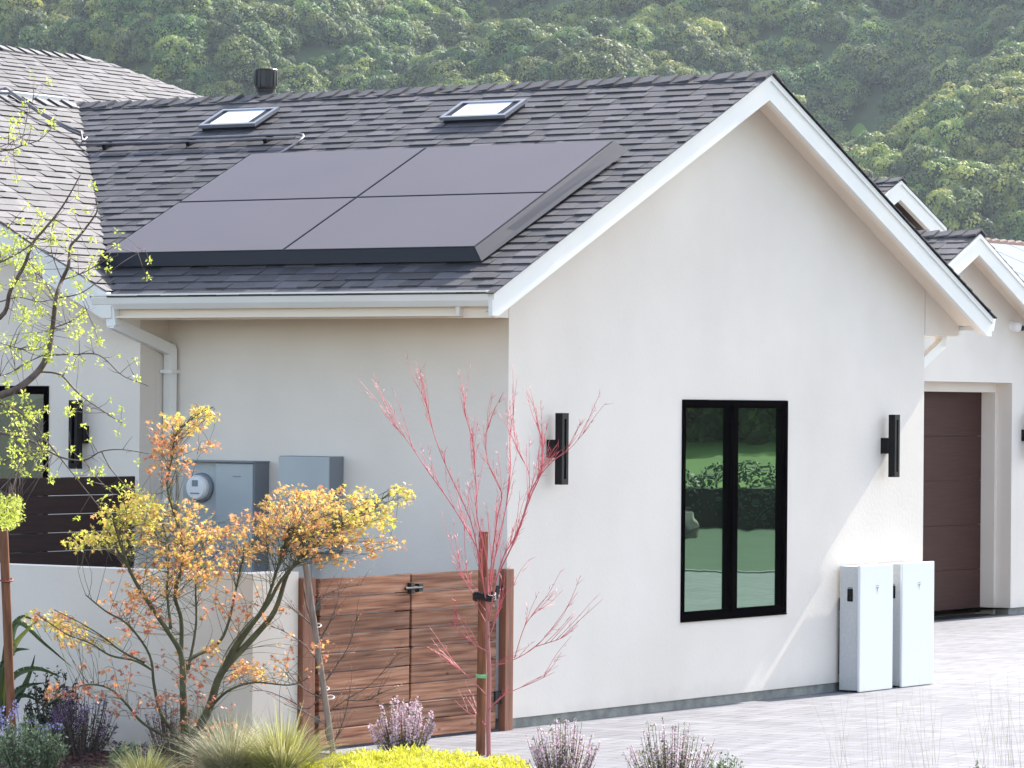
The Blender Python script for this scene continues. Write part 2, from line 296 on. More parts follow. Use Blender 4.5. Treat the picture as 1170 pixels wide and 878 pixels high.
def qmesh(name, V, Fq, mats, tone=None, mi=None, parent=None, smooth=False):   # fast numpy mesh of n-gons of equal size
    me = bpy.data.meshes.new(name); V = np.asarray(V, dtype=np.float32); Fq = np.asarray(Fq, dtype=np.int32); k = Fq.shape[1]
    me.vertices.add(len(V)); me.vertices.foreach_set('co', V.ravel()); me.loops.add(Fq.size); me.loops.foreach_set('vertex_index', Fq.ravel())
    me.polygons.add(len(Fq)); me.polygons.foreach_set('loop_start', np.arange(0, Fq.size, k, dtype=np.int32))
    for m in (mats if isinstance(mats, (list, tuple)) else [mats]): me.materials.append(m)
    if mi is not None: me.polygons.foreach_set('material_index', np.asarray(mi, dtype=np.int32))
    if tone is not None:
        a = me.attributes.new('tone', 'FLOAT', 'FACE'); a.data.foreach_set('value', np.asarray(tone, dtype=np.float32))
    if smooth: me.polygons.foreach_set('use_smooth', np.ones(len(Fq), dtype=bool))
    me.update(calc_edges=True); o = bpy.data.objects.new(name, me); COL.objects.link(o)
    if parent is not None: o.parent = parent; o.matrix_parent_inverse = parent_inv(parent)
    return o

# ------------------------------------------------------------------ the ground
GZ = 0.045
g = MB(); S = 4000
g.add([(-S, -S, -0.35), (S, -S, -0.35), (S, S, -0.35), (-S, S, -0.35)], [(0, 1, 2, 3)]); tag(g.build('ground', M['earth']), kind='structure')
# driveway sheet, edged with a poured kerb
g = MB(); g.add([(-2.5, 12, GZ), (-2.5, -0.4, GZ), (-2.55, -1.9, GZ), (-2.45, -3.3, GZ), (1.6, -9.0, GZ), (7, -16, GZ), (22, -26, GZ), (44, -26, GZ), (44, 12, GZ)], [list(range(9))[::-1]])
o = g.build('driveway', M['paver']); 
if o.data.polygons[0].normal.z < 0: o.data.flip_normals()
tag(o, kind='structure')
# planting bed
def bedz(x, y):
    return GZ-0.02+0.03*math.sin(x*1.7)*math.cos(y*1.3)+0.02*math.sin(x*5+y*3)
g = MB(); n = 60; xs = np.linspace(-14, 8, n*2); ys = np.linspace(-14, 9, n*2)
def in_bed(x, y):
    if y > 0.0: return x < -2.45
    e = [(-2.45, 0), (-2.5, -0.4), (-2.55, -1.9), (-2.45, -3.3), (1.6, -9.0), (7, -16)]
    for (x0, y0), (x1, y1) in zip(e, e[1:]):
        if y1 <= y <= y0: return x < x0+(x1-x0)*(y-y0)/(y1-y0)
    return True
vv = [(x, y, bedz(x, y) if in_bed(x, y) else GZ-0.03) for x in xs for y in ys]
W_ = len(ys); ff = [(i*W_+j, (i+1)*W_+j, (i+1)*W_+j+1, i*W_+j+1) for i in range(len(xs)-1) for j in range(W_-1)]
g.add(vv, ff); tag(g.build('planting_bed', M['mulch'], smooth=True), kind='structure')

# ------------------------------------------------------------------ the hill behind
FH = np.array([math.cos(TH), math.sin(TH)]); RH = np.array([math.sin(TH), -math.cos(TH)])
def hill(u, v):
    u = np.asarray(u, float); v = np.asarray(v, float)
    base = 0.42*np.maximum(u-735+18*np.sin(v/60.0+0.4), 0)
    amp = np.clip((u-735)/70, 0, 1)
    rel = 15*np.sin((v*0.80+(u-800)*0.62)/27.0+0.7)+8*np.sin((v*1.0-(u-800)*0.35)/17.0+2.1)+3.0*np.sin(v/7.3+u/9.0)
    rt = np.exp(-((v-125)/48.0)**2-((u-815)/60.0)**2)*34           # a nearer spur on the right
    return -0.3+base+amp*rel+rt
us = np.linspace(690, 1330, 161); vs_ = np.linspace(-330, 330, 167)
Ug, Vg = np.meshgrid(us, vs_, indexing='ij'); Hg = hill(Ug, Vg); Hg[0, :] = -0.8
X = CAM.x+Ug*FH[0]+Vg*RH[0]; Y = CAM.y+Ug*FH[1]+Vg*RH[1]
V = np.stack([X.ravel(), Y.ravel(), Hg.ravel()], 1); nb = len(vs_)
I, J = np.meshgrid(np.arange(len(us)-1), np.arange(nb-1), indexing='ij')
Fq = np.stack([(I*nb+J).ravel(), (I*nb+J+1).ravel(), ((I+1)*nb+J+1).ravel(), ((I+1)*nb+J).ravel()], 1)
M['hillmat'] = mat('hill_ground', (0.085, 0.125, 0.045), 0.95, var=(0.12, 0.14, 0.06), scale=0.08, bump=0.6, bscale=0.6, bdist=0.6)
M['meadow'] = mat('meadow_grass', (0.20, 0.32, 0.05), 0.95, var=(0.14, 0.25, 0.04), scale=0.08)
o = qmesh('hillside', V, Fq, [M['hillmat']], smooth=True); tag(o, kind='structure')
def march(px, py):           # where the sight line to a feature of the photograph meets the hill
    d = F+R2*((px-CX)/FPX)-U2*((py-CY)/FPX)
    for D in np.arange(700, 1320, 1.0):
        p = CAM+d*float(D); q = np.array([p.x-CAM.x, p.y-CAM.y]); u, v = q@FH, q@RH
        if p.z < hill(u, v): return u, v
    return None
clear = []
for px, py, ru, rv in ((978, 178, 7, 3.6),):
    r_ = march(px, py)
    if r_: clear.append((r_[0], r_[1], ru, rv))
for (cu, cv, ru, rv) in clear[:1]:
    g = MB(); ring = []
    for k in range(28):
        a = 2*math.pi*k/28; u = cu+ru*math.cos(a)*(1+0.15*math.sin(3*a)); v = cv+rv*math.sin(a)
        ring.append((CAM.x+u*FH[0]+v*RH[0], CAM.y+u*FH[1]+v*RH[1], float(hill(u, v))+0.8))
    c = (CAM.x+cu*FH[0]+cv*RH[0], CAM.y+cu*FH[1]+cv*RH[1], float(hill(cu, cv))+0.9)
    g.add(ring+[c], [(k, (k+1) % 28, 28) for k in range(28)]); tag(g.build('meadow', M['meadow']), kind='structure')

# woodland trees: lumpy crowns of many leaf clumps around a dark core
def crown_arrays(seed, Rr=4.6, Hh=7.5, nl=34, per=64, size=0.42, tonebias=0.0):
    r = np.random.default_rng(seed); lob = []
    for i in range(nl):
        a = r.uniform(0, 2*np.pi); t = r.uniform(-0.85, 1.0); rr = math.sqrt(max(0.05, 1-max(t, 0)**2))*r.uniform(0.55, 1.0)
        lob.append((Rr*rr*math.cos(a)*0.80, Rr*rr*math.sin(a)*0.80, Hh*0.50+Hh*0.40*t, Rr*r.uniform(0.17, 0.33)))
    P = []; N = []; T = []
    for (x, y, z, rad) in lob:
        d = r.normal(size=(per, 3)); d[:, 2] += 0.45; d /= np.linalg.norm(d, axis=1)[:, None]
        P.append(np.array([x, y, z])+d*rad*r.uniform(0.72, 1.08, (per, 1))); N.append(d)
        T.append(np.clip(r.uniform(0.15, 0.80)+r.normal(0, 0.08, per)+tonebias, 0, 1))
    P = np.concatenate(P); N = np.concatenate(N)+r.normal(0, 0.28, (nl*per, 3)); T = np.concatenate(T)
    N /= np.linalg.norm(N, axis=1)[:, None]; ref = r.normal(size=N.shape)
    A = np.cross(N, ref); A /= np.linalg.norm(A, axis=1)[:, None]; B = np.cross(N, A)
    s = size*r.uniform(0.6, 1.3, (len(P), 1)); s2 = s*r.uniform(0.6, 1.0, (len(P), 1))
    V = np.stack([P-A*s-B*s2*0.6, P+A*s*0.7-B*s2, P+A*s+B*s2*0.7, P-A*s*0.6+B*s2], 1).reshape(-1, 3)
    Q = np.arange(len(V)).reshape(-1, 4); MI = np.zeros(len(Q), int)
    # dark cores of each lobe: octahedra-like low spheres
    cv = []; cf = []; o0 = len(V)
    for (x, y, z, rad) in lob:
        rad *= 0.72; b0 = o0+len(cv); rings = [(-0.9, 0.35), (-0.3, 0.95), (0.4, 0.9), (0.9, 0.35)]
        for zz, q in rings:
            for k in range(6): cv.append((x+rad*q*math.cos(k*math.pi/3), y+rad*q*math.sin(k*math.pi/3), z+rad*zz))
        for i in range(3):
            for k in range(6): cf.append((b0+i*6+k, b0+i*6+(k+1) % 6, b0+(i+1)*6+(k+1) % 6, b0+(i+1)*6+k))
    # trunk
    b0 = o0+len(cv)
    for i, (z, q) in enumerate(((-1.5, 0.32), (0, 0.26), (Hh*0.5, 0.16))):
        for k in range(6): cv.append((q*math.cos(k*math.pi/3), q*math.sin(k*math.pi/3), z))
    tf = [(b0+i*6+k, b0+i*6+(k+1) % 6, b0+(i+1)*6+(k+1) % 6, b0+(i+1)*6+k) for i in range(2) for k in range(6)]
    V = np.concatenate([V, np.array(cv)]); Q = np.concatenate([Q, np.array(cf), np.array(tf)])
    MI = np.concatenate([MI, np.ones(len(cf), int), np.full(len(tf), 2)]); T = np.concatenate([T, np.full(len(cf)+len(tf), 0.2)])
    return V, Q, T, MI
KINDS = [('dark green oak crown', 'oak trees', 0.0, 4.8, 6.8),
         ('mid green rounded crown', 'rounded trees', 0.12, 4.3, 7.6),
         ('pale yellowish green crown', 'pale trees', 0.32, 4.0, 7.2),
         ('dusky grey green bushy crown', 'dusky trees', -0.12, 3.5, 5.6)]
protos = []
for k, (lab, grp, tb, rr, hh) in enumerate(KINDS):
    for q in range(3):
        V, Q, T, MI = crown_arrays(100+k*10+q, rr*1.42, hh*1.12, nl=62, per=190, size=0.205, tonebias=tb)
        protos.append((k, V, Q, T, MI))
rt_ = np.random.default_rng(5); spots = []
for u in np.arange(742, 1090, 6.9):
    hw = u*0.138+6
    for v in np.arange(-hw, hw, 7.3):
        uu = u+rt_.uniform(-3.2, 3.2); v2 = v+rt_.uniform(-3.4, 3.4)
        if any(((uu-cu)/ru)**2+((v2-cv)/rv)**2 < 1 or (-14 < uu-cu < 0 and abs(v2-cv) < rv*0.8) for cu, cv, ru, rv in clear): continue
        z = float(hill(uu, v2)); ang = (z+7-CAM.z)/uu
        if ang < 0.018 or ang > 0.120: continue
        if (z+9-CAM.z)/uu > 0.105 and rt_.random() < 0.0: continue
        spots.append((uu, v2, z, rt_.uniform(0.75, 1.28)))
# visible first: nearest in view
def vis_key(s):
    u, v, z, q = s; e = (z+5-CAM.z)/u
    hidden = e < 0.030 and abs(v/u) < 0.08
    return (hidden, u)
spots.sort(key=vis_key)
tz = np.random.default_rng(8)
def kind_for(u, v):
    n = math.sin(u/31.0+1.3)+math.sin(v/23.0+u/50)+tz.normal(0, 0.7)
    return 3 if n < -1.1 else 0 if n < 0.1 else 1 if n < 1.2 else 2
mesh_cache = {}
far = []; proto_obj = {}
for i, (u, v, z, q) in enumerate(spots):
    k = kind_for(u, v); pi_ = k*3+int(tz.integers(0, 3)); rot = tz.uniform(0, 6.28)
    loc = Vector((CAM.x+u*FH[0]+v*RH[0], CAM.y+u*FH[1]+v*RH[1], z-0.6))
    _, V, Q, T, MI = protos[pi_]
    if i < 300:
        if pi_ not in mesh_cache:
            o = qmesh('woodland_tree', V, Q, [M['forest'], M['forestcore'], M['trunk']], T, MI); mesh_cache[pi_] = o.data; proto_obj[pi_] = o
        else:
            o = bpy.data.objects.new('woodland_tree', mesh_cache[pi_]); COL.objects.link(o)
        o.location = loc; o.rotation_euler = (0, 0, rot); o.scale = (q, q, q*tz.uniform(0.85, 1.2))
        px = CX+FPX*v/u; py = CY-FPX*(z+5-CAM.z)/u
        zones = [(110, 'above the left hipped roof'), (230, 'above the end of the hip'), (360, 'above the roof vent'), (480, 'between roof vent and right skylight'), (600, 'above the right skylight'), (740, 'above the long ridge'),
                 (860, 'just left of the gable peak'), (940, 'just right of the gable peak'), (1010, 'beside the small meadow'), (1090, 'above the small upper gable'), (1150, 'above the garage gable'), (9999, 'at the right photo edge')]
        where = [n_ for lim, n_ in zones if px < lim][0]
        row = 'lowest' if py > 200 else 'lower' if py > 150 else 'middle' if py > 100 else 'upper' if py > 50 else 'topmost'; sz = 'large ' if q > 1.1 else 'small ' if q < 0.92 else ''
        lab = '%s%s on the %s hillside %s' % (sz, KINDS[k][0], row, where)
        tag(o, lab, 'tree', KINDS[k][1]+' '+where)
    else:
        far.append((loc, rot, q, pi_))
me = bpy.data.meshes.new('woodland'); me.from_pydata([tuple(f_[0]) for f_ in far], [], [])
for nm, ty, vals in (('kind', 'INT', [f_[3] for f_ in far]), ('size', 'FLOAT', [f_[2] for f_ in far]), ('turn', 'FLOAT', [f_[1] for f_ in far])):
    a_ = me.attributes.new(nm, ty, 'POINT'); a_.data.foreach_set('value', vals)
wo = bpy.data.objects.new('woodland', me); COL.objects.link(wo); tag(wo, 'dense green woodland covering the upper hillside', 'woodland', kind='stuff')
gt_ = bpy.data.node_groups.new('woodland', 'GeometryNodeTree'); gt_.interface.new_socket('Geometry', in_out='INPUT', socket_type='NodeSocketGeometry'); gt_.interface.new_socket('Geometry', in_out='OUTPUT', socket_type='NodeSocketGeometry')
gi = gt_.nodes.new('NodeGroupInput'); go_ = gt_.nodes.new('NodeGroupOutput'); jn = gt_.nodes.new('GeometryNodeJoinGeometry'); gl_ = gt_.links
def named(nm, ty):
    n_ = gt_.nodes.new('GeometryNodeInputNamedAttribute'); n_.data_type = ty; n_.inputs['Name'].default_value = nm; return n_.outputs['Attribute']
ka, sa_, ta = named('kind', 'INT'), named('size', 'FLOAT'), named('turn', 'FLOAT'); cx3 = gt_.nodes.new('ShaderNodeCombineXYZ'); gl_.new(ta, cx3.inputs[2])
for pj, po_ in proto_obj.items():
    cmp = gt_.nodes.new('FunctionNodeCompare'); cmp.data_type = 'INT'; cmp.operation = 'EQUAL'; gl_.new(ka, cmp.inputs[2]); cmp.inputs[3].default_value = pj
    oi = gt_.nodes.new('GeometryNodeObjectInfo'); oi.transform_space = 'ORIGINAL'; oi.inputs['Object'].default_value = po_
    ip = gt_.nodes.new('GeometryNodeInstanceOnPoints'); gl_.new(gi.outputs[0], ip.inputs['Points']); gl_.new(cmp.outputs[0], ip.inputs['Selection']); gl_.new(oi.outputs['Geometry'], ip.inputs['Instance'])
    gl_.new(cx3.outputs[0], ip.inputs['Rotation']); gl_.new(sa_, ip.inputs['Scale']); gl_.new(ip.outputs[0], jn.inputs[0])
gl_.new(jn.outputs[0], go_.inputs[0]); md = wo.modifiers.new('woodland', 'NODES'); md.node_group = gt_
print('forest spots', len(spots))

# ------------------------------------------------------------------ the house
house = empty('house', (3.4, 5, 0), 'white stucco house with grey shingled gable roofs, black windows and brown garage door', 'house')
XW, YIN, SL = 6.786, 3.309, (5.2955-3.3696)/4.1
XR, XE0, XE1, ZE, ZR = 3.39, -0.708, 7.494, 3.3696, 5.2955

def wall_slab(mb, pts2d_top, x0, x1, z0, holes, place, thick):
    """wall in local (s,z); top is piecewise linear list [(s,z)]; holes [(s0,s1,z0,z1)]; place(s,z,depth)->3d"""
    cuts = sorted(set([x0, x1]+[p[0] for p in pts2d_top if x0 < p[0] < x1]+[h for H in holes for h in H[:2]]))
    def top(s):
        for (a, b), (c, d) in zip(pts2d_top, pts2d_top[1:]):
            if a-1e-9 <= s <= c+1e-9: return b+(d-b)*(s-a)/(c-a)
        return pts2d_top[-1][1]
    for a, b in zip(cuts, cuts[1:]):
        hs = [H for H in holes if H[0] <= a+1e-6 and H[1] >= b-1e-6]
        segs = []
        if hs:
            H = hs[0]
            if H[2] > z0+1e-6: segs.append((z0, z0, H[2], H[2]))
            segs.append((H[3], H[3], top(a), top(b)))
        else: segs.append((z0, z0, top(a), top(b)))
        for za, zb, zc, zd in segs:
            for dpt, rev in ((0, False), (thick, True)):
                q = [place(a, za, dpt), place(b, zb, dpt), place(b, zd, dpt), place(a, zc, dpt)]
                mb.add(q, [(3, 2, 1, 0) if rev else (0, 1, 2, 3)])
    for H in holes:                                                   # reveals
        c = [(H[0], H[2]), (H[1], H[2]), (H[1], H[3]), (H[0], H[3])]
        for (a, za), (b, zb) in zip(c, c[1:]+c[:1]):
            mb.add([place(a, za, 0), place(b, zb, 0), place(b, zb, thick), place(a, za, thick)], [(3, 2, 1, 0)])
    e = [(x0, z0), (x1, z0), (x1, top(x1))]+[(p[0], p[1]) for p in reversed(pts2d_top) if x0 < p[0] < x1]+[(x0, top(x0))]
    for (a, za), (b, zb) in zip(e, e[1:]+e[:1]):
        mb.add([place(a, za, 0), place(b, zb, 0), place(b, zb, thick), place(a, za, thick)], [(0, 1, 2, 3)])
WX0, WX1, WZ0, WZ1 = 2.556, 4.289, 0.767, 2.577
mb = MB(); wall_slab(mb, [(0, 3.66), (XR, 5.22), (XW, 3.66)], 0, XW, 0.125, [(WX0, WX1, WZ0, WZ1)], lambda s, z, d: (s, d, z), 0.2)
mb.build('wall', M['stucco'], house)['label'] = 'white stucco gable wall with a black framed window'
mb = MB(); mb.box(0.0, 0.2, 0.2, YIN+4, 0.125, 3.62); mb.build('wall', M['stucco'], house)
mb = MB(); mb.box(XW-0.2, XW, 0.2, 6.0, 0.125, 3.62); mb.build('wall', M['stucco'], house)
mb = MB(); mb.box(-0.157, 0.0, YIN, YIN+0.2, 0.02, 3.6); mb.build('wall', M['stucco'], house)
YW0 = 7.12; SC = 0.505
def crossz(y): return 5.2955-SC*abs(YW0-y)
mb = MB(); LW = (YIN-(YIN+10.8-4.257), 0)
LY1 = 10.93; LWIN = (4.257, 6.15, 1.20, 2.643)
wall_slab(mb, [(YIN, crossz(YIN)-0.08), (YW0, crossz(YW0)-0.08), (LY1, crossz(LY1)-0.08)], YIN+0.001, LY1, 0.02, [LWIN], lambda s, z, d: (-0.358+d, s, z), 0.2)
mb.build('wall', M['stucco'], house)
mb = MB(); mb.box(0.03, XW-0.03, 0.02, 0.15, -0.1, 0.125); mb.box(0.02, 0.15, 0.15, 3.3, -0.1, 0.125); mb.box(XW-0.15, XW-0.02, 0.15, 5, -0.1, 0.125)
mb.build('foundation', M['concrete'], house)
# dark room behind the windows
mb = MB(); mb.box(1.9, 5.0, 1.2, 1.25, 0.3, 3.0); mb.build('room_backdrop', M['dark'], house)

def window(x0, x1, z0, z1, place, glassmat, mull, parent=house, fw=0.048, inset=0.07):
    """window frame with two sashes; place(s,depth,z)->3d"""
    def bx(mb, a, b, d0, d1, c, d):
        P = [place(s, dd, z) for z in (c, d) for (s, dd) in ((a, d0), (b, d0), (b, d1), (a, d1))]
        mb.add(P, [(0,3,2,1),(4,5,6,7),(0,1,5,4),(1,2,6,5),(2,3,7,6),(3,0,4,7)])
    fr = MB(); e = 0.003
    bx(fr, x0+e, x0+fw, -0.012, inset, z0+e, z1-e); bx(fr, x1-fw, x1-e, -0.012, inset, z0+e, z1-e)
    bx(fr, x0+fw, x1-fw, -0.012, inset, z1-fw, z1-e); bx(fr, x0+fw, x1-fw, -0.012, inset, z0+e, z0+fw)
    win = fr.build('window', M['frame'], parent)
    for mu in mull:
        f2 = MB(); bx(f2, mu-0.04, mu+0.04, -0.016, inset-0.002, z0+fw-0.004, z1-fw+0.004); f2.build('mullion', M['frame'], win)
    si = MB(); bx(si, x0+0.002, x1-0.002, -0.016, 0.01, z0-0.012, z0+e-0.002); si.build('sill', M['frame'], win)
    ed = [x0+fw]+[q for mu in mull for q in (mu-0.04, mu+0.04)]+[x1-fw]
    for a, b in zip(ed[::2], ed[1::2]):
        sb = MB(); t = 0.020
        bx(sb, a+0.001, a+t, 0.01, inset-0.01, z0+fw, z1-fw); bx(sb, b-t, b-0.001, 0.01, inset-0.01, z0+fw, z1-fw)
        bx(sb, a+t, b-t, 0.01, inset-0.01, z1-fw-t, z1-fw); bx(sb, a+t, b-t, 0.01, inset-0.01, z0+fw, z0+fw+t)
        sb.build('sash', M['frame'], win)
        gl = MB(); bx(gl, a+t, b-t, 0.035, 0.043, z0+fw+t, z1-fw-t); gl.build('pane', glassmat, win)
    return win
window(WX0, WX1, WZ0, WZ1, lambda s, d, z: (s, d, z), M['glass'], [(WX0+WX1)/2-0.02])
window(LWIN[0], LWIN[1], LWIN[2], LWIN[3], lambda s, d, z: (-0.358+d, s, z), M['glassleft'], [5.3])
mb = MB(); pts = []
for k in range(60):
    y = 4.36+1.7*k/59; pts.append((-0.20+0.02*math.sin(k*1.9), y))
for (xa, ya), (xb, yb) in zip(pts, pts[1:]): mb.add([(xa, ya, 1.2), (xb, yb, 1.2), (xb, yb, 2.6), (xa, ya, 2.6)], [(0, 1, 2, 3)])
mb.build('curtain', M['curtain'], house)

# ---- roof
def shingles(mb, O, U, V, N, ulen, vlen, clip=None, expo=0.137, sc_=1.0, seed=0):
    O, U, V, N = Vector(O), Vector(U).normalized(), Vector(V).normalized(), Vector(N).normalized(); r = random.Random(seed)
    n = int(vlen/expo)+1
    for i in range(n):
        v0 = i*expo; v1 = min(v0+expo*1.02, vlen)
        if v1 <= v0: continue
        lo, hi = (0, ulen) if clip is None else clip(v0)
        if hi-lo < 0.05: continue
        u = lo-r.uniform(0, 0.2); raised = r.random() < 0.5
        while u < hi:
            wd = r.uniform(0.13, 0.34) if raised else r.uniform(0.09, 0.26)
            a, b = max(u, lo), min(u+wd, hi); u += wd
            if b-a < 0.01: raised = not raised; continue
            t = (r.uniform(0.012, 0.017) if raised else r.uniform(0.007, 0.010))*sc_; vb = v0+(r.uniform(-0.004, 0.002) if raised else r.uniform(0.0, 0.006))
            raised = not raised
            if r.random() < 0.12: raised = not raised
            if i == 0: vb = 0.0
            P = [O+U*a+V*vb, O+U*b+V*vb, O+U*b+V*v1, O+U*a+V*v1]
            tt = 0.004
            Q = [P[0]+N*t, P[1]+N*t, P[2]+N*tt, P[3]+N*tt]
            mb.add(P+Q, [(4, 5, 6, 7), (0, 1, 5, 4), (1, 2, 6, 5), (3, 0, 4, 7)], 0, min(1, max(0, r.gauss(0.5, 0.32))))
def caps(mb, A, B, S1, S2, expo=0.185, halfw=0.15, seed=3, th=0.012, lift=0.020):
    """overlapping ridge caps from A to B; S1,S2 unit vectors down the two slopes"""
    A, B, S1, S2 = Vector(A), Vector(B), Vector(S1), Vector(S2); D = (B-A); L = D.length; D.normalize(); up = -(S1+S2); up.normalize(); r = random.Random(seed)
    n = int(L/expo)
    for i in range(n):
        a = A+D*(i*expo); b = A+D*((i+1)*expo+0.05); h0 = lift+th*r.uniform(0.9, 1.3); h1 = lift*0.35; w = halfw*r.uniform(0.95, 1.05); tn = min(1, max(0, r.gauss(0.5, 0.2)))
        j = r.uniform(-0.006, 0.006)
        for Sd in (S1, S2):
            P = [a+up*h0, b+up*h1, b+up*(h1-0.0)+Sd*w, a+up*h0+Sd*w]; Q = [p-up*0.022 for p in P]
            mb.add([p+up*j for p in P]+Q, [(0, 1, 2, 3), (7, 6, 5, 4), (0, 3, 7, 4), (3, 2, 6, 7), (1, 5, 6, 2)], 0, tn)
def gable_roof(name_ys, ye, parent):
    pass
roof = MB()
YN, YF = -0.345, 11.0
cs = math.sqrt(1+SL*SL); dk = 0.10
# decks (two slabs butted at the ridge)
P = [(XE0, YN, ZE-0.02), (XR, YN, ZR-0.02), (XR, YN, ZR-0.02-dk), (XE0+0.02, YN, ZE-0.02-dk)]
roof.prism([(XR, YN+0.062, ZR-0.02), (XE1-0.04, YN+0.062, ZE-0.02+0.04*SL), (XE1-0.04, YN+0.062, ZE-0.05+0.04*SL), (XR, YN+0.062, ZR-0.05)], (0, YF-YN, 0))
zd = ZE-0.02+0.04*SL
roof.prism([(XE0+0.04, YN+0.062, zd), (XE0+0.04, 3.42, zd), (XR-0.001, 7.12, ZR-0.02), (XR-0.001, YN+0.062, ZR-0.02)], (0, 0, -0.03))
roofo = roof.build('roof', M['deck'], house)
def soff(parent):
    m_ = MB()   # underside of the deck, seen as the sloped rake soffit
    m_.prism([(XE0+0.05, -0.30, ZE-0.06), (XR, -0.30, ZR-0.06), (XE1-0.05, -0.30, ZE-0.06), (XE1-0.05, -0.30, ZE-0.09), (XR, -0.30, ZR-0.09), (XE0+0.05, -0.30, ZE-0.09)], (0, 0.298, 0))
    m_.build('soffit', M['soffit'], parent)
    m_ = MB()
    m_.box(XE0+0.03, -0.002, 0.03, 3.30, 3.183, 3.20); m_.box(XW+0.002, XE1-0.03, 0.03, 7.0, 3.183, 3.20); m_.build('soffit', M['soffit'], parent)
    for sx in (-1, 1):       # closing piece at each rake foot
        x0, x1 = (XE0+0.03, -0.01) if sx < 0 else (XW+0.01, XE1-0.03)
        pr = [(x0, -0.002, 3.183), (x1, -0.002, 3.183), (x1, -0.002, ZR-0.09-SL*abs(x1-XR)), (x0, -0.002, ZR-0.09-SL*abs(x0-XR))]
        m2 = MB(); m2.prism(pr, (0, 0.03, 0)); m2.build('soffit_end', M['stucco'], parent)
soff(roofo)
def rake(parent, place, x0, xr, x1, ze, sl, zbot, fh=0.215, t=0.035, trim=True, namep='rake_board'):
    """barge boards; place(x, d, z)"""
    for side in (0, 1):
        xe = x0 if side == 0 else x1; zr = ze+sl*abs(xr-x0)
        zt = zr-sl*abs(xr-xe)-0.012; ztr = zr-0.012
        k = (zbot-(zt-fh))/sl if zbot > zt-fh else 0; sgn = 1 if xr > xe else -1
        P = [(xe, zt), (xr, ztr), (xr, ztr-fh), (xe+sgn*k, max(zbot, zt-fh)), (xe, max(zbot, zt-fh))]
        if k == 0: P = P[:4]
        m_ = MB(); m_.prism([place(x, 0, z) for x, z in P], Vector(place(0, t, 0))-Vector(place(0, 0, 0)))
        o_ = m_.build(namep, M['trim'], parent)
        if trim:
            m_ = MB(); P = [(xe, zt-0.006), (xr, ztr-0.006), (xr, ztr-0.055), (xe, zt-0.055)]
            m_.prism([place(x, -0.014, z) for x, z in P], Vector(place(0, 0.0145, 0))-Vector(place(0, 0, 0))); m_.build('rake_moulding', M['trim'], parent)
        m_ = MB(); P = [(xe+sgn*0.02, zt-fh+0.075), (xr, ztr-fh+0.075), (xr, ztr-fh+0.015), (xe+sgn*0.1, zt-fh+0.015+sl*0.1)]
        m_.prism([place(x, t+0.001, z) for x, z in P], Vector(place(0, 0.05, 0))-Vector(place(0, 0, 0))); m_.build('rake_nailer', M['soffit'], parent)
rake(roofo, lambda x, d, z: (x, -0.322+d, z), XE0, XR, XE1, ZE, SL, 3.183)
# dark shingle edge over the boards, both slopes
s = MB(); vl = (XR-XE0)*cs
shingles(s, (XE0-0.03, YN-0.012, ZE-0.01-0.03*SL), (0, 1, 0), (1, 0, SL), (-SL, 0, 1), 11.3, vl+0.03*cs, seed=1, clip=lambda v: (0, 7.12-(5.2955-(ZE-0.04+v/cs*SL))/0.505+0.12-(YN-0.012)))
shingles(s, (XE1+0.03, YF, ZE-0.01-0.03*SL), (0, -1, 0), (-1, 0, SL), (SL, 0, 1), YF-YN+0.012, vl+0.03*cs, seed=2)
s.build('shingles', M['shingle'], roofo)
s = MB(); n1 = Vector((-1, 0, -SL)).normalized(); n2 = Vector((1, 0, -SL)).normalized()
caps(s, (XR, YN-0.015, ZR-0.012), (XR, 7.6, ZR-0.012), n1, n2); s.build('ridge_cap', M['shingle'], roofo)
# eaves: fascia and gutters
mb = MB(); mb.box(XE0+0.085, XE0+0.115, -0.285, 3.50, 3.170, ZE-0.03); mb.build('fascia', M['soffit'], roofo)
def gutter(mb, x, sgn, y0, y1, zt):
    pr = [(0, 0), (0.015, 0.0), (0.015, -0.02), (0.012, -0.028), (0.028, -0.075), (0.060, -0.118), (0.115, -0.118), (0.115, 0.0), (0.108, 0.0), (0.108, -0.11), (0.062, -0.11), (0.034, -0.07), (0.022, -0.02), (0.0, -0.012)]
    mb.prism([(x+sgn*a, y0, zt+b) for a, b in pr], (0, y1-y0, 0))
mb = MB(); gutter(mb, XE0-0.035, 1, -0.286, 3.52, 3.372); mb.build('gutter', M['gutter'], roofo)
mb = MB(); mb.prism([(XE0-0.035, -0.29, 3.374), (XE0+0.085, -0.29, 3.374), (XE0+0.085, -0.29, 3.25), (XE0+0.02, -0.29, 3.25), (XE0-0.01, -0.29, 3.30)], (0, 0.008, 0)); mb.build('gutter_end', M['gutter'], roofo)
mb = MB(); gutter(mb, XE1+0.105, -1, -0.30, 7, 3.355); mb.prism([(XE1+0.105, -0.31, 3.357), (XE1-0.0, -0.31, 3.357), (XE1-0.0, -0.31, 3.235), (XE1+0.06, -0.31, 3.235)], (0, 0.01, 0)); mb.build('gutter', M['gutter'], roofo)
